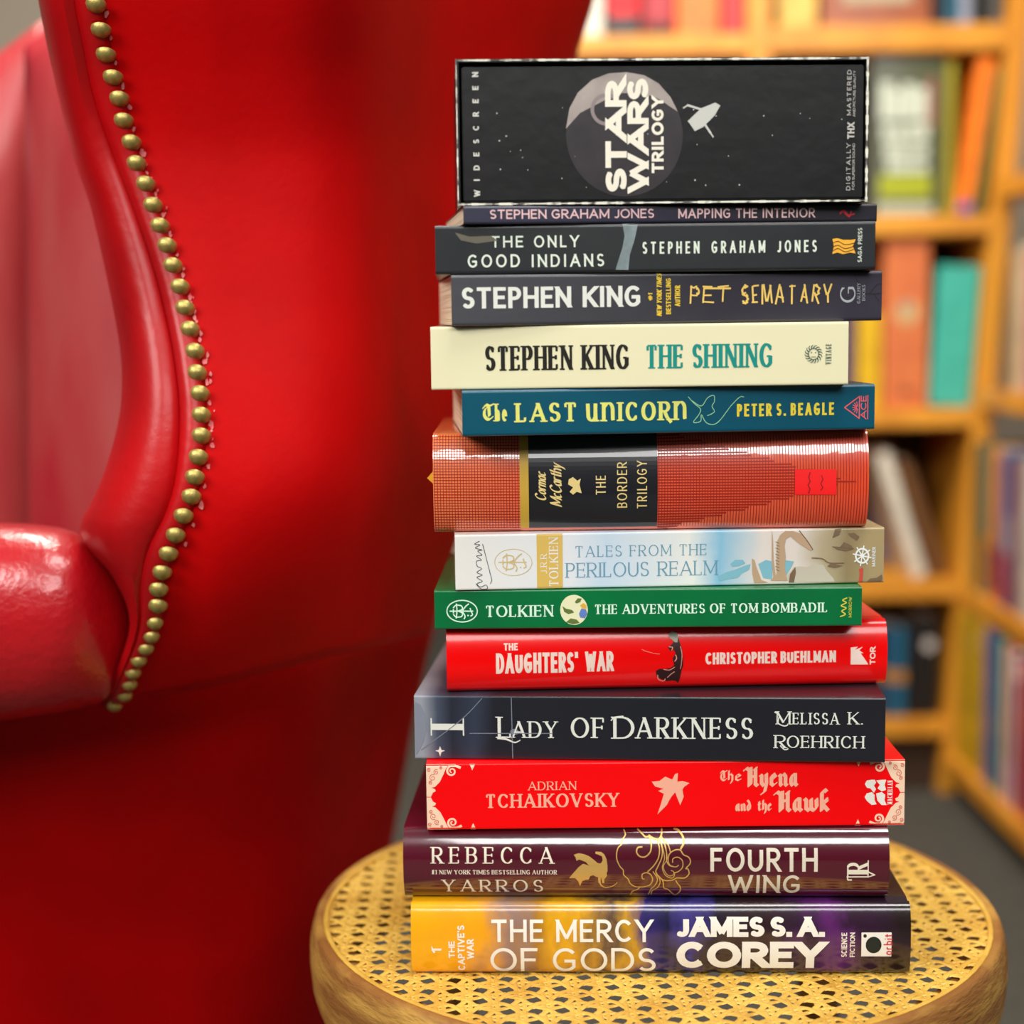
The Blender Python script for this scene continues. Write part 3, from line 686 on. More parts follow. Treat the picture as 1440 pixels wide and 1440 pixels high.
b.decal('picture_leaves', b.poly(q2([(1030,720),(1060,740),(1110,750),(1130,770),(1080,782),(1045,765)])) + b.poly(q2([(1135,690),(1160,660),(1195,662),(1180,690),(1150,700)])) + b.poly(q2([(1060,845),(1100,815),(1150,825),(1175,850),(1120,862)])), ink((96, 118, 50)), .0002, md)
b.decal('picture_blue', b.poly(q2([(1170,780),(1190,740),(1230,745),(1240,780),(1220,815),(1180,810)])), ink((96, 128, 196)), .0002, md)
b.decal('picture_gold', b.poly(q2([(1180,715),(1210,695),(1232,715),(1235,740),(1200,740)])), ink((222, 172, 60)), .0002, md)
b.decal('publisher_mark', b.line([(1182, 864), (1189, 861), (1184, 857), (1190, 853), (1183, 850), (1190, 846), (1185, 843), (1191, 840)], 1.6) + b.text('MORROW', 1193.5, 839, 1198, 865, 'sans', 1), ink((206, 200, 70)))
# 7: white paperback with dragon picture
M7 = art_mat('pale_painted_cover', [(0, (238, 236, 230)), (.25, (232, 236, 240)), (.33, (205, 224, 240)), (.45, (222, 232, 236)), (.55, (238, 240, 234)), (.62, (140, 196, 224)), (.68, (200, 214, 220)), (.73, (232, 222, 214)), (.82, (228, 218, 208)), (.88, (186, 170, 138)), (.94, (150, 132, 96)), (1, (172, 152, 110))], .205, .3, .4, 32, .05, cr=.15)
b = Book('paperback_book', 'white and pale blue paperback book with a painted dragon, under the orange hardcover', 'book', (640, 1243, 752, 742, 826, 813), a_(2), .795, .135, z, 'soft', M7, r=.0008)
z = b.z1 + .0003
BL = ink((104, 156, 178), .5)
b.decal('title_lettering', b.text('TALES FROM THE', 808, 765, 992, 779.5, 'serifthin') + b.text('PERILOUS REALM', 795, 787, 1007, 806, 'serifthin', gap=.14), BL)
gb = b.decal('gold_block', b.poly([(754, 751), (790, 750), (790, 822), (754, 823)]), ink((222, 186, 92)))
b.decal('author_lettering', b.text('J.R.R', 759, 777, 768, 803, 'serif', 1) + b.text('TOLKIEN', 771, 755, 784, 820, 'serif', 1), WHITE, .0002)
GT = ink((214, 190, 130))
b.decal('author_emblem', b.ring(721, 788, 26, 17.5, .8) + mono(720, 788, 15, 1.5), GT)
def q7(pts): return [(1000 + x * 260 / 1440, 730 + y * 160 / 886) for x, y in pts]
b.decal('signature', b.line(q2([(290,520),(330,560),(385,560),(375,530),(330,545),(300,520),(345,500),(300,470),(345,450),(300,430),(340,400),(305,380),(300,340),(340,330),(300,300),(345,290),(310,260),(345,250),(290,235),(330,210),(285,205),(325,180)]), .9) + b.line(q2([(352,205),(425,490),(412,520)]), .9, .9, False), ink((90, 90, 96)))
BR = ink((190, 160, 128)); BR2 = ink((120, 98, 72)); ROCK = ink((200, 190, 172))
b.decal('painted_clouds', b.poly(q7([(45,420),(110,390),(180,370),(260,340),(300,330),(290,370),(230,400),(200,430),(120,440),(60,455)])) + b.poly(q7([(140,330),(180,300),(240,300),(260,325),(210,345),(160,350)])) + b.poly(q7([(360,330),(420,300),(470,310),(470,440),(400,430)])) + b.poly(q7([(560,300),(640,310),(620,350),(575,420),(560,380)])), ink((128, 186, 202)), .00012)
b.decal('painted_rocks', b.poly(q7([(600,462),(590,410),(640,350),(690,345),(740,350),(800,330),(870,335),(900,380),(950,430),(960,455)])) , ROCK, .00016)
b.decal('painted_dragon', b.poly(q7([(455,450),(505,400),(500,330),(505,240),(505,170),(530,120),(570,92),(630,92),(690,110),(740,160),(790,225),(770,232),(700,195),(660,170),(610,130),(575,150),(565,200),(575,280),(570,360),(590,450)])) + b.poly(q7([(310,290),(330,300),(345,350),(385,445),(440,462),(330,468),(315,400)])) + b.poly(q7([(465,85),(475,160),(480,300),(500,430),(480,440),(465,300)])), BR, .0002)
b.decal('painted_creatures', b.line(q7([(780,285),(860,290),(920,320),(1030,320)]), 1.4) + b.poly(q7([(900,345),(930,320),(1020,340),(960,355)])) + b.line(q7([(680,90),(740,160),(785,222)]), 1.2) + b.poly(q7([(935,200),(1000,205),(1030,170),(1080,190),(1110,220),(1040,235),(980,225)])) + b.poly(q7([(1060,110),(1110,105),(1150,130),(1130,160),(1080,130)])) + b.poly(q7([(940,140),(960,80),(1010,75),(990,120)])) + sum([b.line(q7([(495 + 6 * (i % 2), 170 + 22 * i), (525, 180 + 22 * i)]), .8) for i in range(10)], []) + b.poly(q7([(1210,455),(1240,430),(1290,425),(1330,400),(1335,430),(1325,456)])) + b.poly(q7([(600,462),(610,400),(650,350),(655,390),(640,462)])), BR2, .00026)
b.decal('painted_flag', b.poly(q7([(1150,455),(1158,390),(1150,365),(1182,350),(1178,450)])), ink((206, 70, 60)), .00028)
wl = b.ring(1212, 778.5, 9, 9, 2.4)
for i in range(8):
    a = R(45 * i + 10); wl += b.line([(1212 + 2 * math.cos(a), 778.5 + 2 * math.sin(a)), (1212 + 13 * math.cos(a), 778.5 + 13 * math.sin(a))], 1.7, 1.7, False)
b.decal('publisher_mark', wl + b.ell(1212, 778.5, 3, 3) + b.text('MARINER', 1226, 767, 1231, 792, 'sans', 1), ink((236, 240, 236)), .0003)
# 8: orange striped hardcover in plastic
M8 = art_mat('orange_jacket', [(0, (252, 142, 84)), (.2, (250, 118, 76)), (.6, (248, 106, 66)), (1, (238, 82, 46))], .21, .28, 1, 18, .1, bump=.1, cr=.04)
M8.node_tree.nodes['Principled BSDF'].inputs['Coat IOR'].default_value = 1.9
M2.node_tree.nodes['Principled BSDF'].inputs['Coat IOR'].default_value = 1.8
b = Book('hardcover_book', 'thick orange pinstriped hardcover book with a black band, middle of the stack', 'book', (609, 1222, 610, 604, 746, 738), a_(-.3), .793, .14, z, 'hard', M8, bulge=.0065, r=.003)
z = b.z1 + .0003
LINE = ink((168, 34, 22), .4)
ln = []
x = 611
while x < 1221:
    if not 731 < x < 926: ln += b.line([(x, 612), (x, 744)], .9, .9, False)
    x += 4.05
y = 614; i = 0
while y < 744:
    ln += b.line([(610, y), (731, y)], 1.1 if y > 655 else .8, 1.1 if y > 655 else .8, False)
    d = abs(y - 676); xe = 1205 - 4.0 * d - (10 if i % 2 else 0)
    ln += b.line([(926, y - .5), (max(940, xe), y - 2.2)], 1.9, 1.2, False)
    y += 3.9; i += 1
b.decal('pinstripes', ln, LINE, .00014)
b.decal('gold_band', b.rect(731, 610, 743.5, 745), ink((206, 166, 60)), .0002)
b.decal('black_band', b.rect(743.5, 609, 925, 744), mat('black_band', (26, 26, 30), .3, coat=1, coat_rough=.05, bump=.02, c2=(38, 40, 48), cscale=30, stretch=(.3, 1, 1)), .0002)
GI = ink((240, 214, 140), .4)
b.decal('author_lettering', b.text('Cormac', 752, 662, 768, 701, 'script', 1) + b.text('McCarthy', 773, 651, 790, 709, 'script', 1), GI, .0003)
b.decal('title_lettering', b.text('THE', 838, 666, 852, 692, 'light', 1, tk=.13, tn=.1) + b.text('BORDER', 868, 648, 882, 710, 'light', 1, tk=.13, tn=.1) + b.text('TRILOGY', 896, 646, 910, 711, 'light', 1, tk=.13, tn=.1), GI, .0003)
b.decal('horse_emblem', b.poly([(800, 671), (806, 668), (812, 673), (817, 670), (815, 678), (818, 690), (811, 688), (806, 692), (801, 688), (806, 682), (799, 678)]), GI, .0003)
stk = b.decal('price_sticker', b.rect(1118, 658, 1176, 692), ink((255, 10, 14), .6), .0004)
b.decal('sticker_lettering', b.line([(1137, 690), (1139, 684), (1136, 679), (1139, 674), (1137, 668), (1139, 662)], 1.3, 1.3, False) + b.line([(1154, 686), (1157, 682), (1154, 677), (1157, 671), (1155, 666)], 1.1, 1.1, False), ink((150, 10, 20)), .0006, stk)
tb = b
# yellow page tab poking out of the left end
u, v = b.uv(609, 675)
bm = bmesh.new(); t_ = [(-b.L/2 + .004, .004), (-b.L/2 - .0005, .004), (-b.L/2 - .0042, 0), (-b.L/2 - .0005, -.0035), (-b.L/2 + .004, -.0035)]
f0 = [bm.verts.new((q[0], .022, v + q[1])) for q in t_]; f1 = [bm.verts.new((q[0], .0225, v + q[1])) for q in t_]
bm.faces.new(f0); bm.faces.new(f1[::-1])
for i in range(5): bm.faces.new((f0[i], f0[(i+1) % 5], f1[(i+1) % 5], f1[i]))
o = obj('page_tab', bm, mat('yellow_tab', (240, 176, 30), .6), b.root)
# 9: teal paperback
M9 = mat('teal_cover', (0, 80, 102), .32, coat=.3, coat_rough=.15, bump=.04)
b = Book('paperback_book', 'teal blue paperback book with yellow uncial lettering, directly on the orange striped hardcover', 'book', (650, 1230, 549, 540, 609, 602), a_(4), .793, .132, z, 'soft', M9, r=.0012)
z = b.z1 + .0003
YG = ink((226, 226, 116), .4); YL = ink((236, 214, 60), .4)
b.decal('title_lettering', b.text('T', 678, 566, 694, 588, 'blackletter') + b.text('he', 695, 566, 712, 589, 'serifbold') + b.text('LAST', 724, 565, 809, 590, 'unc') + b.text('UNICORN', 822, 564, 963, 589, 'unc'), YG)
b.decal('author_lettering', b.text('PETER S. BEAGLE', 1034, 566, 1172, 583, 'condensed', tk=.19, gap=.16), YL)
def q9(pts): return [(900 + x / 4, 360 + y / 4) for x, y in pts]
b.decal('creature_line', b.line(q9([(262,790),(295,825),(330,855),(320,885),(290,925),(330,920),(335,885),(360,925),(400,938),(440,915),(500,840),(550,792),(575,790)]), 1) + b.line(q9([(285,812),(335,838),(370,795),(405,782),(408,815),(395,840),(408,870),(370,890)]), 1), ink((150, 210, 160)))
RD = ink((240, 92, 100), .4)
b.decal('publisher_mark', b.line([(1187, 572), (1208, 557), (1208, 587), (1187, 572)], 1.4, 1.4, False) + b.line([(1220, 555.5), (1220, 588)], 1.3, 1.3, False) + b.text('ACE', 1210, 556, 1218, 588, 'sans', 1) + sum([b.line([(1206 - 2 * math.cos(R(q)), 572 + 2 * math.sin(R(q))), (1206 - 8 * math.cos(R(q)), 572 + 8 * math.sin(R(q)))], 1, 1, False) for q in range(-75, 76, 25)], []), RD)
# 10: cream paperback
M10 = mat('cream_cover', (232, 226, 186), .45, coat=.1, bump=.04)
b = Book('paperback_book', 'cream paperback book with black and teal tall serif lettering, above the teal book', 'book', (606, 1193, 462, 450, 545, 537), a_(0), .79, .132, z, 'soft', M10, r=.0008)
z = b.z1 + .0003
b.decal('author_lettering', b.text('STEPHEN KING', 682, 485, 885, 518, 'didone'), ink((24, 20, 12), .4))
b.decal('title_lettering', b.text('THE SHINING', 908, 482, 1087, 514.5, 'didone'), ink((0, 140, 128), .4))
em = b.ring(1144, 495, 7, 7.5, 1.1) + b.ell(1141, 493, 1, 1, 6) + b.ell(1147, 493, 1, 1, 6) + b.line([(1141, 499), (1147, 499)], .9)
for i in range(16):
    a = R(22.5 * i); em += b.line([(1144 + 7.5 * math.cos(a), 495 + 8 * math.sin(a)), (1144 + 11 * math.cos(a + .15), 495 + 11 * math.sin(a + .15)), (1144 + 12.5 * math.cos(a + .35), 495 + 12.5 * math.sin(a + .35))], 1.8, .6)
b.decal('publisher_mark', em + b.text('VINTAGE', 1161, 481, 1169, 509, 'serif', 1), ink((74, 96, 78)))
# 11: grey paperback
M11 = art_mat('charcoal_cover', [(0, (70, 70, 76)), (.35, (58, 58, 64)), (.6, (44, 42, 52)), (1, (52, 48, 62))], .21, .35, .25, 20, .1, cr=.2)
b = Book('paperback_book', 'charcoal grey paperback book with white and scratchy yellow lettering, above the cream book', 'book', (635, 1240, 387, 380, 459, 448), a_(5), .793, .135, z, 'soft', M11, r=.0012)
z = b.z1 + .0003
b.decal('author_lettering', b.text('STEPHEN KING', 649, 403, 898, 432.5, 'bold', tk=.2, tn=.17, gap=.1), ink((226, 228, 218), .4))
b.decal('tagline_lettering', b.text('#1', 908, 411, 914, 422, 'bold', 1) + b.text('NEW YORK TIMES', 920, 385, 927, 444, 'italic', 1) + b.text('BESTSELLING', 933, 391, 940, 441, 'condensed', 1) + b.text('AUTHOR', 945.5, 401, 953, 430, 'condensed', 1), ink((232, 196, 50)))
b.decal('title_lettering', b.text('PET', 966, 402, 1022, 425, 'scratch') + b.text('SEMATARY', 1040, 400, 1168, 425, 'scratch') + b.line([(988, 405), (1024, 405)], 2.5, 1.5, False), ink((242, 204, 104), .4))
b.decal('publisher_mark', b.text('G', 1180, 401, 1202, 424, 'serif', 1) + b.text('GALLERY', 1204.5, 397, 1209, 425, 'serif', 1) + b.text('BOOKS', 1211.5, 400, 1216, 421, 'serif', 1), ink((176, 182, 186)))
b.decal('branch_print', b.line([(1200, 385), (1212, 408), (1222, 412), (1238, 411)], 1.2) + b.line([(1222, 412), (1232, 400), (1239, 398)], 1) + b.line([(1228, 411), (1236, 422)], .9), ink((26, 24, 30)))
# 12: near-black paperback
M12 = mat('dark_grey_cover', (36, 40, 42), .35, coat=.25, coat_rough=.2, bump=.05, c2=(30, 32, 36), cscale=20)
b = Book('paperback_book', 'dark grey paperback book with a pale antler strip across its spine, above the charcoal book', 'book', (612, 1231, 318, 310, 382, 371), a_(2), .791, .135, z, 'soft', M12, r=.0012)
z = b.z1 + .0003
PALE = ink((222, 232, 216), .4)
b.decal('title_lettering', b.text('THE', 690, 331, 735, 346, 'sans', gap=.3) + b.text('ONLY', 750, 330, 813, 345.5, 'sans', gap=.3) + b.text('GOOD', 657, 355, 730, 372, 'sans', gap=.3) + b.text('INDIANS', 746, 354, 848, 370.5, 'sans', gap=.3), PALE)
b.decal('author_lettering', b.text('STEPHEN GRAHAM JONES', 902, 336, 1148, 351.5, 'sans', gap=.3, sp=.7), PALE)
b.decal('antler_print', b.poly([(874, 315), (896, 314), (891, 335), (884, 355), (882, 374), (864, 374), (868, 362), (874, 345), (877, 330)]), mat('antler_print', (136, 150, 154), .5, c2=(98, 110, 112), cscale=120))
b.decal('smoke_print', b.poly([(640, 327), (660, 332), (690, 331), (700, 337), (670, 341), (648, 337)]), ink((104, 98, 84)))
lg = b.decal('publisher_mark', b.poly([(1170, 333), (1177, 332), (1185, 334), (1195, 334), (1203, 333), (1199, 342), (1203, 351), (1195, 350), (1185, 352), (1177, 350), (1170, 352), (1172, 342)]), ink((244, 176, 40)))
b.decal('publisher_lines', b.line([(1171, 338), (1178, 336), (1188, 340), (1201, 338)], 1) + b.line([(1171, 343), (1178, 341), (1188, 345), (1200, 342)], 1) + b.line([(1171, 348), (1178, 345), (1188, 349), (1200, 346)], 1), ink((60, 44, 20)), .0002, lg)
b.decal('publisher_lettering', b.text('SAGA PRESS', 1206, 319, 1212, 362, 'sans', 1), PALE)
# 13: thin dark paperback
M13 = art_mat('midnight_cover', [(0, (46, 46, 66)), (.4, (40, 38, 58)), (.8, (24, 18, 26)), (1, (36, 34, 46))], .2, .35, .3, 30, .1, cr=.2)
b = Book('paperback_book', 'thin midnight blue paperback book with pink lettering, directly under the big black box', 'book', (652, 1233, 292, 284, 319, 308), a_(6), .793, .127, z, 'soft', M13, r=.001)
z = b.z1 + .0003
PN = ink((232, 192, 194), .4)
b.decal('author_lettering', b.text('STEPHEN GRAHAM JONES', 688, 295.5, 916, 309, 'sans'), PN)
b.decal('title_lettering', b.text('MAPPING THE INTERIOR', 950, 292, 1144, 305.5, 'sans'), PN)
b.decal('publisher_mark', b.line([(1180, 298), (1186, 294), (1192, 300), (1201, 298)], 3, 2) + b.line([(1184, 295), (1193, 302), (1196, 295)], 2, 2), ink((190, 20, 36)))

# 14: the boxed set on top: an open-fronted slipcase with a black front set inside it
BLK = mat('black_gloss_card', (7, 7, 8), .5, coat=.7, coat_rough=.25, bump=.1, bscale=90, c2=(14, 12, 14), cscale=30, spec=.2)
WORN = mat('worn_white_edge', (232, 230, 214), .8, bump=.4, c2=(90, 88, 82), cscale=140, fac=(.5, .62))
b = Book('box_set', 'big black box set with white lettering and a grey moon, topmost of the stack', 'box set', (642, 1221, 86, 77, 289, 279), a_(2.5), .79, .105, z, 'box', BLK)
rt, L2, T, D = b.root, b.L / 2, b.T, b.D
bm = bmesh.new(); w = .0014
box(bm, -L2, L2, 0, D, T - w, T); box(bm, -L2, L2, 0, D, 0, w); box(bm, -L2, -L2 + w, 0, D, w, T - w); box(bm, L2 - w, L2, 0, D, w, T - w); box(bm, -L2 + w, L2 - w, D - w, D, w, T - w)
bmesh.ops.remove_doubles(bm, verts=bm.verts[:], dist=1e-6)
sc_ = obj('slipcase', bm, BLK, rt)
bm = bmesh.new()    # scuffed bare-card edges of the case mouth
rnd = random.Random(3)
def worn(p, q, wd, n=60):
    for i in range(n):
        a = lerp(p[0], q[0], i/n), lerp(p[1], q[1], i/n); c = lerp(p[0], q[0], (i+1)/n), lerp(p[1], q[1], (i+1)/n)
        k = wd * rnd.uniform(.35, 1.0)
        if p[1] == q[1]: box(bm, a[0], c[0], -.0003, .0004, a[1] - k / 2, a[1] + k / 2)
        else: box(bm, a[0] - k / 2, a[0] + k / 2, -.0003, .0004, a[1], c[1])
worn((-L2, T - .0006), (L2, T - .0006), .0011); worn((-L2, .0006), (L2, .0006), .0012); worn((-L2 + .0003, 0), (-L2 + .0003, T), .0008, 30); worn((L2 - .0006, 0), (L2 - .0006, T), .0015, 30)
obj('worn_edges', bm, WORN, sc_)
u0, v1 = b.uv(648, 95); u1, v0 = b.uv(1216, 274)
b.r = 0
fr = obj('front_panel', BX(-L2 + .0028, L2 - .002, .0012, D - .003, .0019, T - .0034, bevel=.0006), BLK, rt, True)
class FB: pass
def dec(name, polys, m, off=.0001, parent=fr):
    bm = bmesh.new()
    for p in polys:
        if len(p) < 3: continue
        put(bm, [(q[0], .0012 - off, q[1]) for q in p])
    return flat(name, bm, m, parent)
dec('moon_print', b.ell(877, 188, 82, 86, 48), mat('moon_print', (50, 44, 47), .35, coat=.4, c2=(38, 34, 38), cscale=90), .0001)
cres = [(795, 180), (800, 152), (812, 130), (832, 112), (855, 103), (880, 101), (905, 105), (925, 116), (942, 135), (952, 155), (944, 150), (926, 138), (905, 130), (870, 130), (840, 145), (815, 158)]
dec('moon_light_print', b.poly(cres), mat('moon_light_print', (172, 160, 152), .45, c2=(140, 130, 126), cscale=60), .00018)
dec('moon_crater_print', b.ring(852, 153, 20, 20, 5, 60, 300), ink((136, 124, 124)), .00024)
LW = ink((236, 230, 212), .35)
dec('title_lettering', b.text('STAR', 850, 112, 880, 268, 'black', 1, gap=.02, tk=.3, tn=.26) + b.text('WARS', 881, 110, 911, 268, 'black', 1, gap=.02, tk=.27, tn=.26) + b.text('TRILOGY', 915, 134, 932, 241, 'black', 1, gap=.1, tk=.25, tn=.22), LW, .0003)
dec('format_lettering', b.text('WIDESCREEN', 665, 103, 673.5, 276, 'bold', 1, kmax=.7), ink((206, 206, 196)), .0003)
dec('mastering_lettering', b.text('DIGITALLY', 1191, 197, 1197, 263, 'sans', 1, kmax=1.1) + b.text('MASTERED', 1191, 95, 1197, 158, 'sans', 1, kmax=1.1) + b.text('THX', 1192, 168, 1202, 191, 'bold', 1) + b.text('FOR SUPERIOR SOUND', 1199.5, 197, 1203, 262, 'sans', 1) + b.text('AND PICTURE QUALITY', 1199.5, 96, 1203, 160, 'sans', 1), ink((190, 186, 180)), .0003)
dec('small_craft_print', b.poly([(966, 168), (985, 150), (1005, 142), (1012, 146), (1004, 160), (988, 176), (976, 182), (972, 176)]) + b.line([(982, 160), (998, 184), (1002, 190)], 3, 1, False) + b.line([(986, 152), (966, 146), (960, 150)], 3, 1, False), ink((196, 196, 188)), .0002)
rnd = random.Random(9)
dec('star_specks', sum([b.ell(rnd.uniform(690, 1185), rnd.uniform(150, 262), q, q, 6) for q in [rnd.uniform(.5, 1.2) for _ in range(34)]], []), ink((200, 200, 190)), .00005)

# ------------------------------------------------------------------ red leather wing chair
def leather(name, c, c2, rough, coat, cs=9, bump=.12):
    return mat(name, c, rough, coat=coat, coat_rough=.22, bump=bump, bscale=160, c2=c2, cscale=cs, fac=(.3, .75))
LP = leather('red_leather_panel', (204, 0, 3), (166, 0, 2), .62, 0, 7)
LP.node_tree.nodes['Principled BSDF'].inputs['Specular IOR Level'].default_value = .1
LB = leather('red_leather_band', (192, 2, 10), (146, 2, 8), .42, .15, 10)
LB.node_tree.nodes['Principled BSDF'].inputs['Specular IOR Level'].default_value = .35
LA = leather('red_leather_arm', (190, 6, 22), (160, 4, 16), .36, .8, 12, .35)
LI = mat('red_leather_inside', (172, 10, 36), .42, coat=.3, coat_rough=.3, bump=.1, bscale=160, c2=(180, 74, 72), cscale=16, stretch=(1, 1, .3), fac=(.3, .66))  # pink streaks put the reflected sheen of the leather into its colour
BRASS = mat('antique_brass', (196, 178, 100), .42, metal=.6, bump=.25, bscale=300, c2=(140, 124, 66), cscale=120, fac=(.35, .75))
Nn = [(-150,122),(-90,126),(-40,130),(5,135),(40,142),(75,149),(107,159),(137,168),(168,174),(199,185),(229,192),(258,205),(288,215),(317,225),(345,235),(373,243),(403,253),(433,260),(463,267),(494,274),(524,277),(553,281),(583,283),(612,283),(642,279),(670,274),(697,269),(724,258),(751,247),(777,237),(803,228),(827,223),(850,222),(874,218),(893,213),(910,205),(927,195),(944,187),(960,182),(976,175),(990,161)]
Gg = [(-150,96),(0,108),(60,119),(133,133),(207,158),(300,193),(383,221),(467,241),(520,250),(563,255),(617,255),(680,249),(730,234),(772,212),(810,201),(830,198),(870,196),(910,186),(950,170),(992,152)]
Ss = [(-150,40),(0,62),(100,82),(217,110),(283,133),(367,153),(467,173),(520,179),(576,177),(620,168),(667,154),(710,136),(747,119),(775,138),(800,160),(845,184),(880,190),(920,180),(960,163),(993,148)]
Bb = [(-150,868),(0,827),(60,808),(200,775),(400,732),(600,690),(800,645),(950,606),(1060,578),(1180,555),(1440,505),(1700,460)]
D0 = [(-150,.826),(0,.846),(120,.865),(230,.875),(420,.868),(560,.853),(680,.846),(770,.849),(850,.860),(900,.874),(945,.892),(992,.92)]
SEAM = [(-300,1058),(0,1014),(160,992),(300,965),(450,925),(590,893),(700,868)]
chair = thing('wing_armchair', 'red leather wingback armchair with a line of brass nails, left of the book stack', 'armchair', (0, 0, 0))
def d0(y): return sinterp(D0, y)
SET = [(300, 0), (430, .01), (500, .03), (545, .062), (580, .105), (620, .15), (700, .21), (830, .28), (900, .30)]      # the side swings away to the right
SETL = [(200, 0), (300, .01), (430, .055), (500, .14), (560, .22), (620, .27), (900, .32)]
def shell(o, th):
    me = o.data; k = sum(p.normal.y * p.area for p in me.polygons)
    if k > 0: me.flip_normals()
    so = o.modifiers.new('thick', 'SOLIDIFY'); so.thickness = th; so.offset = -1
# outer side panel, from the nail line round to the back corner, rolling under at the bottom seam
bm = bmesh.new(); rows = []
NV, NU = 70, 44
for i in range(NV + 1):
    yN = lerp(-150, 992, i / NV); row = []
    xn = sinterp(Nn, yN); k = smooth((yN - 500) / 492)
    for j in range(NU + 1):
        u = j / NU; xb = interp(Bb, yN); x = lerp(xn, xb, u)
        y = yN + (interp(SEAM, x) - 990) * k
        dd = d0(yN) - .004 * math.sin(u * math.pi) * smooth(u * 4) + sinterp(SET, x)
        edge = max(0, (u - .8) / .2); dd += .03 * edge ** 2.4
        dd += .012 * smooth(u * 1.2) * smooth((yN - 650) / 300)
        row.append(U(x, y, dd))
    # turn the back corner
    p = row[-1]; row += [p + Vector((.004, .02, 0)), p + Vector((.004, .06, 0)), p + Vector((-.01, .14, 0))]
    rows.append(row)
grid(bm, rows)
side = obj('outer_side_panel', bm, LP, chair, True, 60); shell(side, .004)
# pale rubbed marks beside the nails
bm = bmesh.new(); rnd = random.Random(5)
for yy, xx in Nn:
    if yy < 0 or yy > 770: continue
    for q in range(3 if 180 < yy < 640 else 1):
        cx, cy_ = xx + 14 + rnd.uniform(-2, 7) * (q > 0), yy + 14 + rnd.uniform(-12, 12) * (q > 0); r0 = rnd.uniform(2.4, 4.6) if q < 1 else rnd.uniform(1.2, 3.4)
        vs = []
        for w_ in range(9):
            t = w_ * 2 * math.pi / 9; px_, py_ = cx + math.cos(t) * r0 * rnd.uniform(.5, 1.1), cy_ + math.sin(t) * r0 * rnd.uniform(.6, 1.7)
            vs.append(bm.verts.new(U(px_, py_, d0(py_) - .0009)))
        bm.faces.new(vs)
o = obj('rubbed_marks', bm, mat('rubbed_leather', (230, 140, 132), .7, c2=(206, 66, 76), cscale=200), side); o['kind'] = 'stuff'
# front facing band, curling from the nails over to the inner wing
bm = bmesh.new(); rows = []
for i in range(NV + 1):
    y = lerp(-150, 993, i / NV); xn, xg, xs = sinterp(Nn, y), sinterp(Gg, y), sinterp(Ss, y); d = d0(y); row = []
    row.append(U(xn + 4, y, d + .002)); row.append(U(xn - 4, y, d - .0015))
    row.append(U(lerp(xn, xg, .5), y, d - .002)); row.append(U(lerp(xn, xg, .85), y, d + .0005)); row.append(U(xg, y, d + .0045))
    w_ = xg - xs
    for t in (.04, .1, .2, .35, .5, .65, .8, .9, .96, 1):
        a = t * math.pi / 2
        row.append(U(xg - w_ * math.sin(a) ** .9, y, d + .0035 - .006 * math.sin(min(1, t * 4) * math.pi / 2) + .045 * (1 - math.cos(a)) ** 1.2))
    p = row[-1]
    row += [p + Vector((.003, .03, 0)), p + Vector((.014, .08, 0)), p + Vector((.04, .2, 0)), p + Vector((.07, .34, 0))]
    rows.append(row)
grid(bm, rows)
band = obj('wing_front', bm, LB, chair, True, 60); shell(band, .003)
bm = bmesh.new()
tube(bm, [U(sinterp(Gg, y) + 5, y, d0(y) + .0012) for y in range(-150, 990, 12)], .0022, 8)
obj('piping', bm, LB, chair, True)
# brass nails
bm = bmesh.new(); rr = .0053
rows = [[(rr * math.sin(a) * math.cos(b_), -rr * .85 * math.cos(a), rr * math.sin(a) * math.sin(b_)) for b_ in [q * math.pi / 8 for q in range(16)]] for a in [R(3), R(20), R(40), R(58), R(75), R(90)]]
vs = grid(bm, rows, close_u=True); bm.faces.new(vs[0])
nail0 = obj('brass_nail', bm, BRASS, chair, True, 60)
for i, (y, x) in enumerate(Nn[3:]):
    n_ = nail0 if i == 0 else nail0.copy()
    if i: COL.objects.link(n_)
    p = U(x, y, d0(y) - .0028); p2 = U(x, y + 8, d0(y + 8)); tv = (p2 - p).normalized()
    n_.location = p; tilt = math.atan2(tv.y, -tv.z)      # the nail leans with the leather it sits in
    n_.rotation_euler = (tilt, 0, 0)
    k = 1.0 if y < 860 else .86; n_.scale = (k, 1, k)
# lower side panel below the seam
bm = bmesh.new(); rows = []
for i in range(30):
    v = i / 29; row = []
    for j in range(40):
        u = j / 39
        x0 = -420; yy = lerp(interp(SEAM, 300) - 30, 2300, v)
        xb = interp(Bb, min(1700, max(900, yy))) ; x = lerp(x0, xb, u)
        y = lerp(interp(SEAM, x) - 34, 2300, v)
        dd = .99 + .34 * v + sinterp(SETL, x) + .004 * math.sin(u * 9 + v * 5)
        row.append(U(x, min(y, 2300), dd))
    p = row[-1]; row += [p + Vector((.004, .02, 0)), p + Vector((.0, .06, 0)), p + Vector((-.02, .1, 0))]
    rows.append(row)
grid(bm, rows)
low = obj('seat_side_panel', bm, LP, chair, True, 60); shell(low, .004)
zl = min((v.co.z for v in low.data.vertices)); print('CHAIR low z', zl)
LEGW = mat('dark_leg_wood', (46, 26, 18), .4, coat=.3)
for x in (-.3, .06):
    bm = bmesh.new(); tube(bm, [(x, 1.0, max(zl, .1) + .03), (x, 1.0, .05), (x, 1.0, 0)], [.026, .02, .016], 12); obj('leg', bm, LEGW, chair, True)
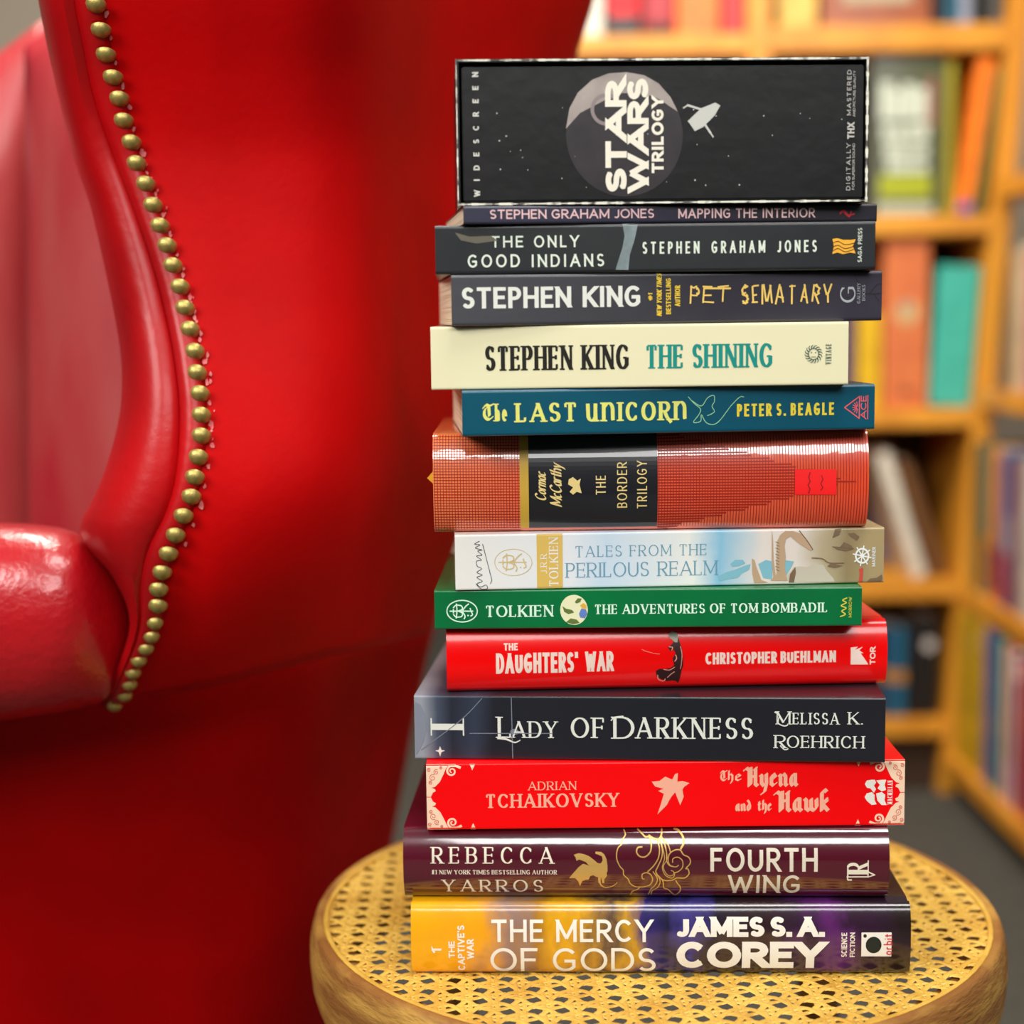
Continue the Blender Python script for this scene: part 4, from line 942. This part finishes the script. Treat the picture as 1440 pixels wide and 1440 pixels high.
# arm, a fat roll running out to the left
bm = bmesh.new(); rows = []
top = [(-420,760),(-200,740),(0,735),(60,738),(100,746),(130,762),(155,785),(175,812),(188,842),(192,866)]
bot = [(-420,1075),(0,1014),(80,1003),(120,994),(150,985),(165,965),(178,930),(188,895),(192,876)]
xs = [-420,-330,-240,-160,-100,-50,0,30,60,85,105,125,140,155,167,176,183,188,191,192]
for x in xs:
    yt, yb = sinterp(top, x), sinterp(bot, x); cy = (yt + yb) / 2; hh = (yb - yt) / 2
    t = max(0, (x - 40) / 152); rad = .052 * (1 - t ** 2.5) + .004
    row = []
    for q in range(28):
        a = 2 * math.pi * q / 28; ca, sa = math.cos(a), math.sin(a)
        row.append(U(x, cy - hh * math.copysign(abs(sa) ** .85, sa), .915 - rad * math.copysign(abs(ca) ** .8, ca) + (.0 if ca > 0 else .1 * abs(ca))))
    rows.append(row)
vs = grid(bm, rows, close_u=True); bm.faces.new(vs[0]); bm.faces.new(vs[-1])
obj('armrest', bm, LA, chair, True, 60)
# inside of the far wing and back cushion
def inner(name, xa, xb, topf, cy, bulge, m):
    bm = bmesh.new(); rows = []
    for i in range(26):
        v = i / 25; row = []
        for j in range(26):
            u = j / 25; x = lerp(xa, xb, u); yt = topf(x); y = lerp(yt, 830, v)
            d = cy - bulge * math.sin(math.pi * u) ** .6 * min(1, (v * 5) ** .5) 
            row.append(U(x, y, d))
        rows.append(row)
    grid(bm, rows)
    o = obj(name, bm, m, chair, True, 80); shell(o, .04)
    return o
inner('inner_back', -420, 62, lambda x: 118 - .75 * (x + 60) if x > -60 else 118 - .1 * (x + 60), 1.30, .05, LI)
inner('inner_wing', 34, 330, lambda x: 66 - .8 * (x - 34) if x < 110 else 5 - .3 * (x - 110), 1.24, .06, LI)

# ------------------------------------------------------------------ bookcases
PINE = mat('golden_pine', (224, 154, 44), .5, coat=.15, c2=(196, 124, 28), cscale=14, stretch=(1, 1, .2), bump=.05)
PINE_SHADE = mat('shaded_pine', (66, 42, 22), .8, c2=(50, 32, 18), cscale=10)  # pine with shade put into its colour, for bay backs and kickboard recess
YA, DA = 2.5, .27
case = thing('bookcase', 'golden pine bookcase facing the viewer, behind the book stack', 'bookcase', (0, 0, 0))
def prism(name, pts, y0, y1, m, par):
    bm = bmesh.new(); a = [bm.verts.new((p[0], y0, p[1])) for p in pts]; c = [bm.verts.new((p[0], y1, p[1])) for p in pts]
    bm.faces.new(a); bm.faces.new(c[::-1])
    for i in range(len(pts)): bm.faces.new((a[i], a[(i+1) % len(pts)], c[(i+1) % len(pts)], c[i]))
    bmesh.ops.bevel(bm, geom=bm.edges[:], offset=.003, segments=2, affect='EDGES')
    return obj(name, bm, m, par, True, 40)
def XZ(x, y, Y=YA): p = U(x, y, Y); return (p.x, p.z)
postx = lambda z: lerp(XZ(1346, 1000)[0], XZ(1432, 60)[0], (z - XZ(1346, 1000)[1]) / (XZ(1432, 60)[1] - XZ(1346, 1000)[1]))
ztopA = 1.62
prism('upright', [(postx(0) - .016, 0), (postx(0) + .016, 0), (postx(ztopA) + .016, ztopA), (postx(ztopA) - .016, ztopA)], YA, YA + DA, PINE, case)
xm = XZ(1069, 20)[0]
prism('upright', [(xm - .018, 0), (xm + .018, 0), (xm + .018, ztopA), (xm - .018, ztopA)], YA, YA + DA, PINE, case)
xL = XZ(715, 20)[0]
prism('upright', [(xL - .016, 0), (xL + .016, 0), (xL + .016, ztopA), (xL - .016, ztopA)], YA, YA + DA, PINE, case)
shelfA = [XZ(1250, y)[1] for y in (34, 303, 575, 818, 1012)]      # upper faces
TH = .030
for zt in shelfA:
    t_ = TH * (1.3 if zt == shelfA[0] else 1)
    prism('shelf', [(xm + .018, zt - t_), (postx(zt) - .016, zt - t_), (postx(zt) - .016, zt), (xm + .018, zt)], YA, YA + DA - .01, PINE, case)
shelfL = [XZ(930, 48)[1]] + [z_ - .01 for z_ in shelfA[1:]]
for zt in shelfL: prism('shelf', [(xL + .016, zt - TH), (xm - .018, zt - TH), (xm - .018, zt), (xL + .016, zt)], YA, YA + DA - .01, PINE, case)
prism('shelf', [(xL + .016, ztopA - TH), (postx(ztopA) - .016, ztopA - TH), (postx(ztopA) - .016, ztopA), (xL + .016, ztopA)], YA, YA + DA - .01, PINE, case)
obj('back_panel', BX(xL, postx(ztopA), YA + DA - .008, YA + DA, .02, ztopA), PINE_SHADE, case)
obj('kickboard', BX(xL + .016, postx(0) - .016, YA + .03, YA + .045, 0, shelfA[4] - TH), PINE_SHADE, case)

def stand(name, label, group, x0, x1, ytop, zbase, c, Y=YA + .02, depth=.17, lean=0, cat='book', hard=True, art=None, c2=None, lab2=None):
    """upright book seen by its spine: x0..x1 where it shows at its foot, ytop where its top shows; lean = how far the top is shifted (shown pixels)"""
    a, c_ = XZ(x0, 500, Y)[0], XZ(x1, 500, Y)[0]
    zt = XZ((x0 + x1) / 2, ytop, Y)[1]; h = zt - zbase; w = c_ - a
    sh = lean / FPX * Y
    ang = math.atan2(sh, h)
    if abs(ang) > 1e-4: h = h / math.cos(ang)
    lift = abs(math.sin(ang)) * w / 2 * 0
    px_ = a if ang > 0 else c_
    t = thing(name, label, cat, ((a if ang <= 0 else c_), Y, zbase + .0005), 0, group)
    t.rotation_euler = (0, ang, 0)
    x_0, x_1 = (0, w) if ang <= 0 else (-w, 0)
    m = art or mat('cloth_%d_%d_%d' % tuple(c), c, .5, coat=.2, c2=c2 or tuple(int(v * .86) for v in c), cscale=30)
    th = min(.0025, w * .15)
    bm = bmesh.new()
    ring = [(x_0, depth), (x_0, .003), (x_0 + .003, 0), (x_1 - .003, 0), (x_1, .003), (x_1, depth), (x_1 - th, depth), (x_1 - th, th + .003), (x_0 + th, th + .003), (x_0 + th, depth)]
    A = [bm.verts.new((p[0], p[1], 0)) for p in ring]; B_ = [bm.verts.new((p[0], p[1], h)) for p in ring]
    k = len(ring)
    for i in range(k): bm.faces.new((A[i], A[(i+1) % k], B_[(i+1) % k], B_[i]))
    
    for V in (A, B_):
        for q in ((0, 1, 8, 9), (1, 2, 3, 4, 7, 8), (4, 5, 6, 7)): bm.faces.new([V[i] for i in q])
    obj('cover', bm, m, t)
    obj('page_block', BX(x_0 + th, x_1 - th, th + .003, depth - .004, .002, h - .003), PAGES, t)
    return t, x_0, x_1, h
def panel(t, name, x0, x1, z0, z1, c, y=-.0006):
    bm = bmesh.new(); box(bm, x0, x1, y, .0006, z0, z1)
    return obj(name, bm, ink(c), t)
GA = 'books on the upper left shelf'
zb = shelfL[0]
t, a, c_, h = stand('upright_book', 'white book at the left end of the upper shelf', GA, 822, 852, -120, zb, (226, 222, 206))
t, a, c_, h = stand('upright_book', 'black book with a bright red upper spine, right of the white book', GA, 855, 903, -120, zb, (24, 20, 22)); panel(t, 'red_panel', a + .004, c_ - .004, .03, h - .02, (214, 14, 24))
t, a, c_, h = stand('upright_book', 'dark red book with a black foot on the upper shelf', GA, 906, 949, -120, zb, (176, 14, 26)); panel(t, 'black_foot', a + .003, c_ - .003, .0, .018, (30, 12, 14))
t, a, c_, h = stand('upright_book', 'orange book between two red books on the upper shelf', GA, 952, 1012, -120, zb, (250, 116, 14))
t, a, c_, h = stand('upright_book', 'pure red book at the right end of the upper left shelf', GA, 1014, 1046, -120, zb, (242, 18, 18))
GB_ = 'things on the upper right shelf'; zb = shelfA[0]
t, a, c_, h = stand('upright_book', 'mustard yellow book beside the pine upright at the top', GB_, 1092, 1146, -100, zb, (226, 182, 74))
t, a, c_, h = stand('boxed_book', 'wide brown cased volume with a pale label, on the top shelf', GB_, 1152, 1302, -110, zb, (160, 84, 46)); panel(t, 'pale_label', a + .03, c_ - .03, .035, .12, (170, 160, 130))
for x0, x1, c, lb in ((1306, 1322, (18, 22, 30), 'black book right of the wide brown volume'), (1323, 1341, (14, 88, 112), 'deep blue book on the top right shelf'), (1342, 1358, (150, 156, 176), 'pale lavender book on the top right shelf'), (1359, 1386, (20, 24, 18), 'wide black green book on the top right shelf'), (1387, 1400, (96, 90, 86), 'grey mottled book at the end of the top right shelf')):
    stand('upright_book', lb, GB_, x0, x1, -100, zb, c)
# middle bay: face-out book and leaners
zb = shelfA[1]
fo = art_mat('face_out_cover', [(0, (64, 70, 62)), (.4, (92, 96, 84)), (1, (70, 80, 44))], .3, nscale=9, namt=.4)
t, a, c_, h = stand('face_out_book', 'large dark cover book shown face out with pale lettering and a lime band', 'books in the middle bay', 1222, 1323, 78, zb, (74, 80, 64), depth=.03, art=fo)
bm = bmesh.new(); rnd = random.Random(2)
for r_, (zlo, zhi) in enumerate(((.60, .84), (.47, .58), (.36, .46), (.27, .35))):
    x = a + .012 + .004 * r_
    while x < c_ - .03:
        w_ = rnd.uniform(.010, .02)
        hh_ = (zhi - zlo) * rnd.uniform(.75, 1.0)
        box(bm, x, min(x + w_, c_ - .022), -.0008, .0006, zlo * h, (zlo + hh_) * h); x += w_ + .002
obj('cover_lettering', bm, ink((196, 204, 186)), t)['kind'] = 'stuff'
panel(t, 'lime_band', a + .012, c_ - .02, .115 * h, .26 * h, (158, 166, 22), -.001); panel(t, 'pale_band', a + .008, c_ - .016, .012 * h, .075 * h, (176, 182, 160), -.001)
panel(t, 'red_patch', c_ - .026, c_ - .016, .55 * h, .86 * h, (150, 92, 76), -.001)
stand('upright_book', 'olive yellow book beside the face-out cover', 'books in the middle bay', 1325, 1338, 86, zb, (160, 150, 34))
t, a, c_, h = stand('upright_book', 'tall bright orange book leaning to the right with a violet foot', 'books in the middle bay', 1340, 1363, 84, zb, (250, 124, 6), lean=30, Y=YA + .01); panel(t, 'violet_foot', a + .002, c_ - .002, 0, .018, (110, 84, 150))
stand('upright_book', 'slim sage green book leaning against the pine upright', 'books in the middle bay', 1368, 1375, 97, zb, (112, 128, 62), lean=26, Y=YA + .01)
# third bay
zb = shelfA[2]; g3 = 'books in the third bay'
stand('upright_book', 'yellow book half hidden behind the teal paperback of the stack', g3, 1206, 1240, 440, zb, (226, 180, 10))
stand('upright_book', 'violet and white book in the shade behind the stack', g3, 1186, 1203, 370, zb, (92, 70, 104))
t, a, c_, h = stand('upright_book', 'thick terracotta orange book with a round pale emblem', g3, 1243, 1306, 334, zb, (210, 116, 62), c2=(196, 100, 56))
bm = bmesh.new(); bmesh.ops.create_circle(bm, cap_ends=True, radius=.019, segments=24, matrix=Matrix.Translation(((a + c_) / 2, -.0006, h * .56)) @ Matrix.Rotation(R(90), 4, 'X')); obj('round_emblem', bm, ink((196, 162, 110)), t)
bm = bmesh.new(); bmesh.ops.create_circle(bm, cap_ends=True, radius=.006, segments=16, matrix=Matrix.Translation(((a + c_) / 2 - .002, -.001, h * .60)) @ Matrix.Rotation(R(90), 4, 'X')); obj('emblem_dot', bm, ink((120, 110, 130)), t)
panel(t, 'dark_foot_mark', (a + c_) / 2 - .009, (a + c_) / 2 + .009, h * .08, h * .115, (126, 74, 34))
t, a, c_, h = stand('upright_book', 'turquoise book leaning a little right beside the terracotta book', g3, 1308, 1366, 376, zb, (64, 178, 160), lean=12, c2=(52, 164, 146))
stand('upright_book', 'crimson book at the back behind the turquoise book', g3, 1270, 1300, 350, zb, (104, 8, 10), Y=YA + .2, depth=.05)
stand('upright_book', 'brick red and gold book at the right end behind the turquoise book', g3, 1372, 1382, 370, zb, (196, 84, 60), lean=10)
# fourth bay
zb = shelfA[3]; g4 = 'books in the fourth bay'
stand('upright_book', 'lavender grey book standing behind the leaning books in the fourth bay', g4, 1232, 1256, 626, zb, (170, 156, 176), Y=YA + .2, depth=.05)
t, a, c_, h = stand('upright_book', 'white book leaning far to the left in the fourth bay', g4, 1290, 1311, 640, zb, (226, 218, 200), lean=-56, depth=.14)
t, a, c_, h = stand('upright_book', 'brown covered book leaning left behind the white leaning book', g4, 1316, 1338, 652, zb, (116, 76, 38), lean=-53, Y=YA + .05, depth=.14)
t = thing('flat_book', 'thin red book lying flat under the leaning books', 'book', (XZ(1318, 815)[0], YA + .01, zb), 0, g4)
# fifth bay
zb = shelfA[4]; g5 = 'books in the lowest bay'
bpy.data.objects.remove(t)
for x0, x1, yt, c, lb in ((1246, 1262, 880, (24, 70, 104), 'dark blue book with an orange stripe, far left of the lowest bay'), (1263, 1282, 884, (20, 96, 128), 'blue book with an orange stripe in the lowest bay'), (1285, 1300, 872, (26, 22, 24), 'plain black book in the lowest bay'), (1301, 1326, 868, (18, 16, 20), 'black book with a pale round mark in the lowest bay')):
    t, a, c_, h = stand('upright_book', lb, g5, x0, x1, yt, zb, c)
    if 'stripe' in lb: panel(t, 'orange_stripe', a + .001, c_ - .001, h * .38, h * .52, (184, 122, 30))
    if 'round' in lb:
        bm = bmesh.new(); bmesh.ops.create_circle(bm, cap_ends=True, radius=.010, segments=20, matrix=Matrix.Translation(((a + c_) / 2, -.0006, h * .72)) @ Matrix.Rotation(R(90), 4, 'X')); obj('round_mark', bm, ink((196, 190, 186)), t)

# second bookcase, at a right angle, running towards the viewer on the right
case2 = thing('bookcase', 'golden pine bookcase along the right side, running towards the viewer', 'bookcase', (0, 0, 0))
XB = lambda z: postx(z) - .010
Y0, Y1, DB = 1.75, 2.49, .27
def zat(x, y):     # height of a point showing at x, y on the front of this bookcase
    Y = 2.3
    for _ in range(12):
        p = U(x, y, Y); Y *= (XB(p.z) / p.x) ** .8
    return U(x, y, Y).z
shelfB = [zat(1425, y) for y in (248, 552, 868, 1150)]
for zt in shelfB:
    bm = BX(XB(zt) - .004, XB(zt) + DB, Y0, Y1, zt - .03, zt, bevel=.003); obj('shelf', bm, PINE, case2, True, 40)
for Ya in (Y0 - .03,):
    prism('upright', [(XB(0) + (.0 if Ya < 2 else .035), 0), (XB(0) + DB, 0), (XB(ztopA) + DB, ztopA), (XB(ztopA) + (.0 if Ya < 2 else .035), ztopA)], Ya, Ya + .03, PINE, case2)
bm = bmesh.new(); vs = []
for y_ in (Y0, Y1):
    for x_, z_ in ((XB(0) + DB, 0), (XB(0) + DB + .01, 0), (XB(ztopA) + DB + .01, ztopA), (XB(ztopA) + DB, ztopA)): vs.append(bm.verts.new((x_, y_, z_)))
for f in ((0,1,2,3),(7,6,5,4),(0,4,5,1),(1,5,6,2),(2,6,7,3),(3,7,4,0)): bm.faces.new([vs[i] for i in f])
obj('back_panel', bm, PINE_SHADE, case2)
CUR = {}
def standB(label, group, x0, x1, h, zbase, c, band=None):
    """upright book whose spine faces left; x0..x1 where it shows"""
    X = XB(zbase + .1) + .004
    ya, yb = X * FPX / (x0 - 720), X * FPX / (x1 - 720); w = ya - yb - .001
    ya = min(ya, Y1 - .004, CUR.get(group, 9)); CUR[group] = ya - w - .001
    t = thing('upright_book', label, 'book', (X, ya, zbase + .0005), 0, group); t.rotation_euler = (0, R(0), R(-90))
    th = min(.0025, w * .15); depth = .16
    ring = [(0, depth), (0, .002), (.002, 0), (w - .002, 0), (w, .002), (w, depth), (w - th, depth), (w - th, th + .002), (th, th + .002), (th, depth)]
    bm = bmesh.new(); A = [bm.verts.new((p[0], p[1], 0)) for p in ring]; B_ = [bm.verts.new((p[0], p[1], h)) for p in ring]; k = len(ring)
    for i in range(k): bm.faces.new((A[i], A[(i+1) % k], B_[(i+1) % k], B_[i]))
    
    for V in (A, B_):
        for q in ((0, 1, 8, 9), (1, 2, 3, 4, 7, 8), (4, 5, 6, 7)): bm.faces.new([V[i] for i in q])
    obj('cover', bm, mat('cloth_%d_%d_%d' % tuple(c), c, .5, coat=.2, c2=tuple(int(v * .86) for v in c), cscale=30), t)
    obj('page_block', BX(th, w - th, th + .002, depth - .004, .002, h - .004), PAGES, t)
    if band: bm = bmesh.new(); box(bm, .001, w - .001, -.0006, .0006, h * band[1], h * band[2]); obj(band[0], bm, ink(band[3]), t)
gb_ = 'books on the low shelf of the right bookcase'
zb = shelfB[3]
for x0, x1, h, c, lb, bd in ((1350, 1386, .228, (216, 172, 26), 'tall yellow book at the far end of the low right shelf', None), (1377, 1386, .225, (122, 92, 156), 'purple book next to the tall yellow book', None), (1387, 1395, .225, (24, 96, 160), 'blue book between the purple and green books', None), (1396, 1404, .225, (60, 140, 92), 'green book on the low right shelf', None), (1405, 1411, .22, (226, 218, 206), 'white book on the low right shelf', None), (1412, 1419, .225, (196, 20, 44), 'crimson book on the low right shelf', ('pink_foot', 0, .25, (214, 110, 150))), (1420, 1425, .22, (236, 220, 190), 'cream book on the low right shelf', None), (1426, 1433, .215, (48, 32, 120), 'dark violet book with a white top on the low right shelf', ('white_top', .85, .98, (226, 220, 220))), (1434, 1441, .215, (214, 60, 90), 'pink red book on the low right shelf', None), (1442, 1450, .21, (206, 96, 30), 'orange brown book nearest on the low right shelf', None), (1451, 1462, .215, (40, 60, 110), 'navy book nearest the viewer on the low right shelf', None)):
    standB(lb, gb_, x0, x1, h, zb, c, bd)
gc_ = 'books on the middle shelf of the right bookcase'; zb = shelfB[2]
for x0, x1, h, c, lb, bd in ((1368, 1381, .225, (84, 92, 62), 'mossy green book at the far end of the middle right shelf', None), (1384, 1393, .22, (150, 150, 120), 'pale grey green book on the middle right shelf', ('orange_foot', .05, .4, (214, 140, 36))), (1394, 1403, .225, (222, 148, 56), 'amber book on the middle right shelf', ('navy_foot', .05, .35, (36, 40, 90))), (1404, 1411, .215, (176, 40, 28), 'red brown book on the middle right shelf', None), (1412, 1419, .225, (128, 150, 180), 'light blue book with a red foot on the middle right shelf', ('red_foot', .02, .35, (190, 24, 30))), (1420, 1428, .22, (44, 62, 110), 'navy blue book on the middle right shelf', ('grey_mark', .35, .6, (150, 150, 160))), (1429, 1437, .215, (150, 40, 60), 'wine red book on the middle right shelf', None), (1438, 1450, .22, (180, 180, 170), 'light grey book nearest on the middle right shelf', None)):
    standB(lb, gc_, x0, x1, h, zb, c, bd)
gd_ = 'books on the upper shelf of the right bookcase'; zb = shelfB[1]
for x0, x1, h, c, lb in ((1412, 1420, .19, (120, 80, 44), 'brown book at the far end of the upper right shelf'), (1421, 1429, .2, (214, 170, 120), 'tan book on the upper right shelf'), (1430, 1438, .21, (206, 190, 160), 'beige book on the upper right shelf'), (1439, 1450, .2, (196, 110, 110), 'dusty pink book on the upper right shelf')):
    standB(lb, gd_, x0, x1, h, zb, c)
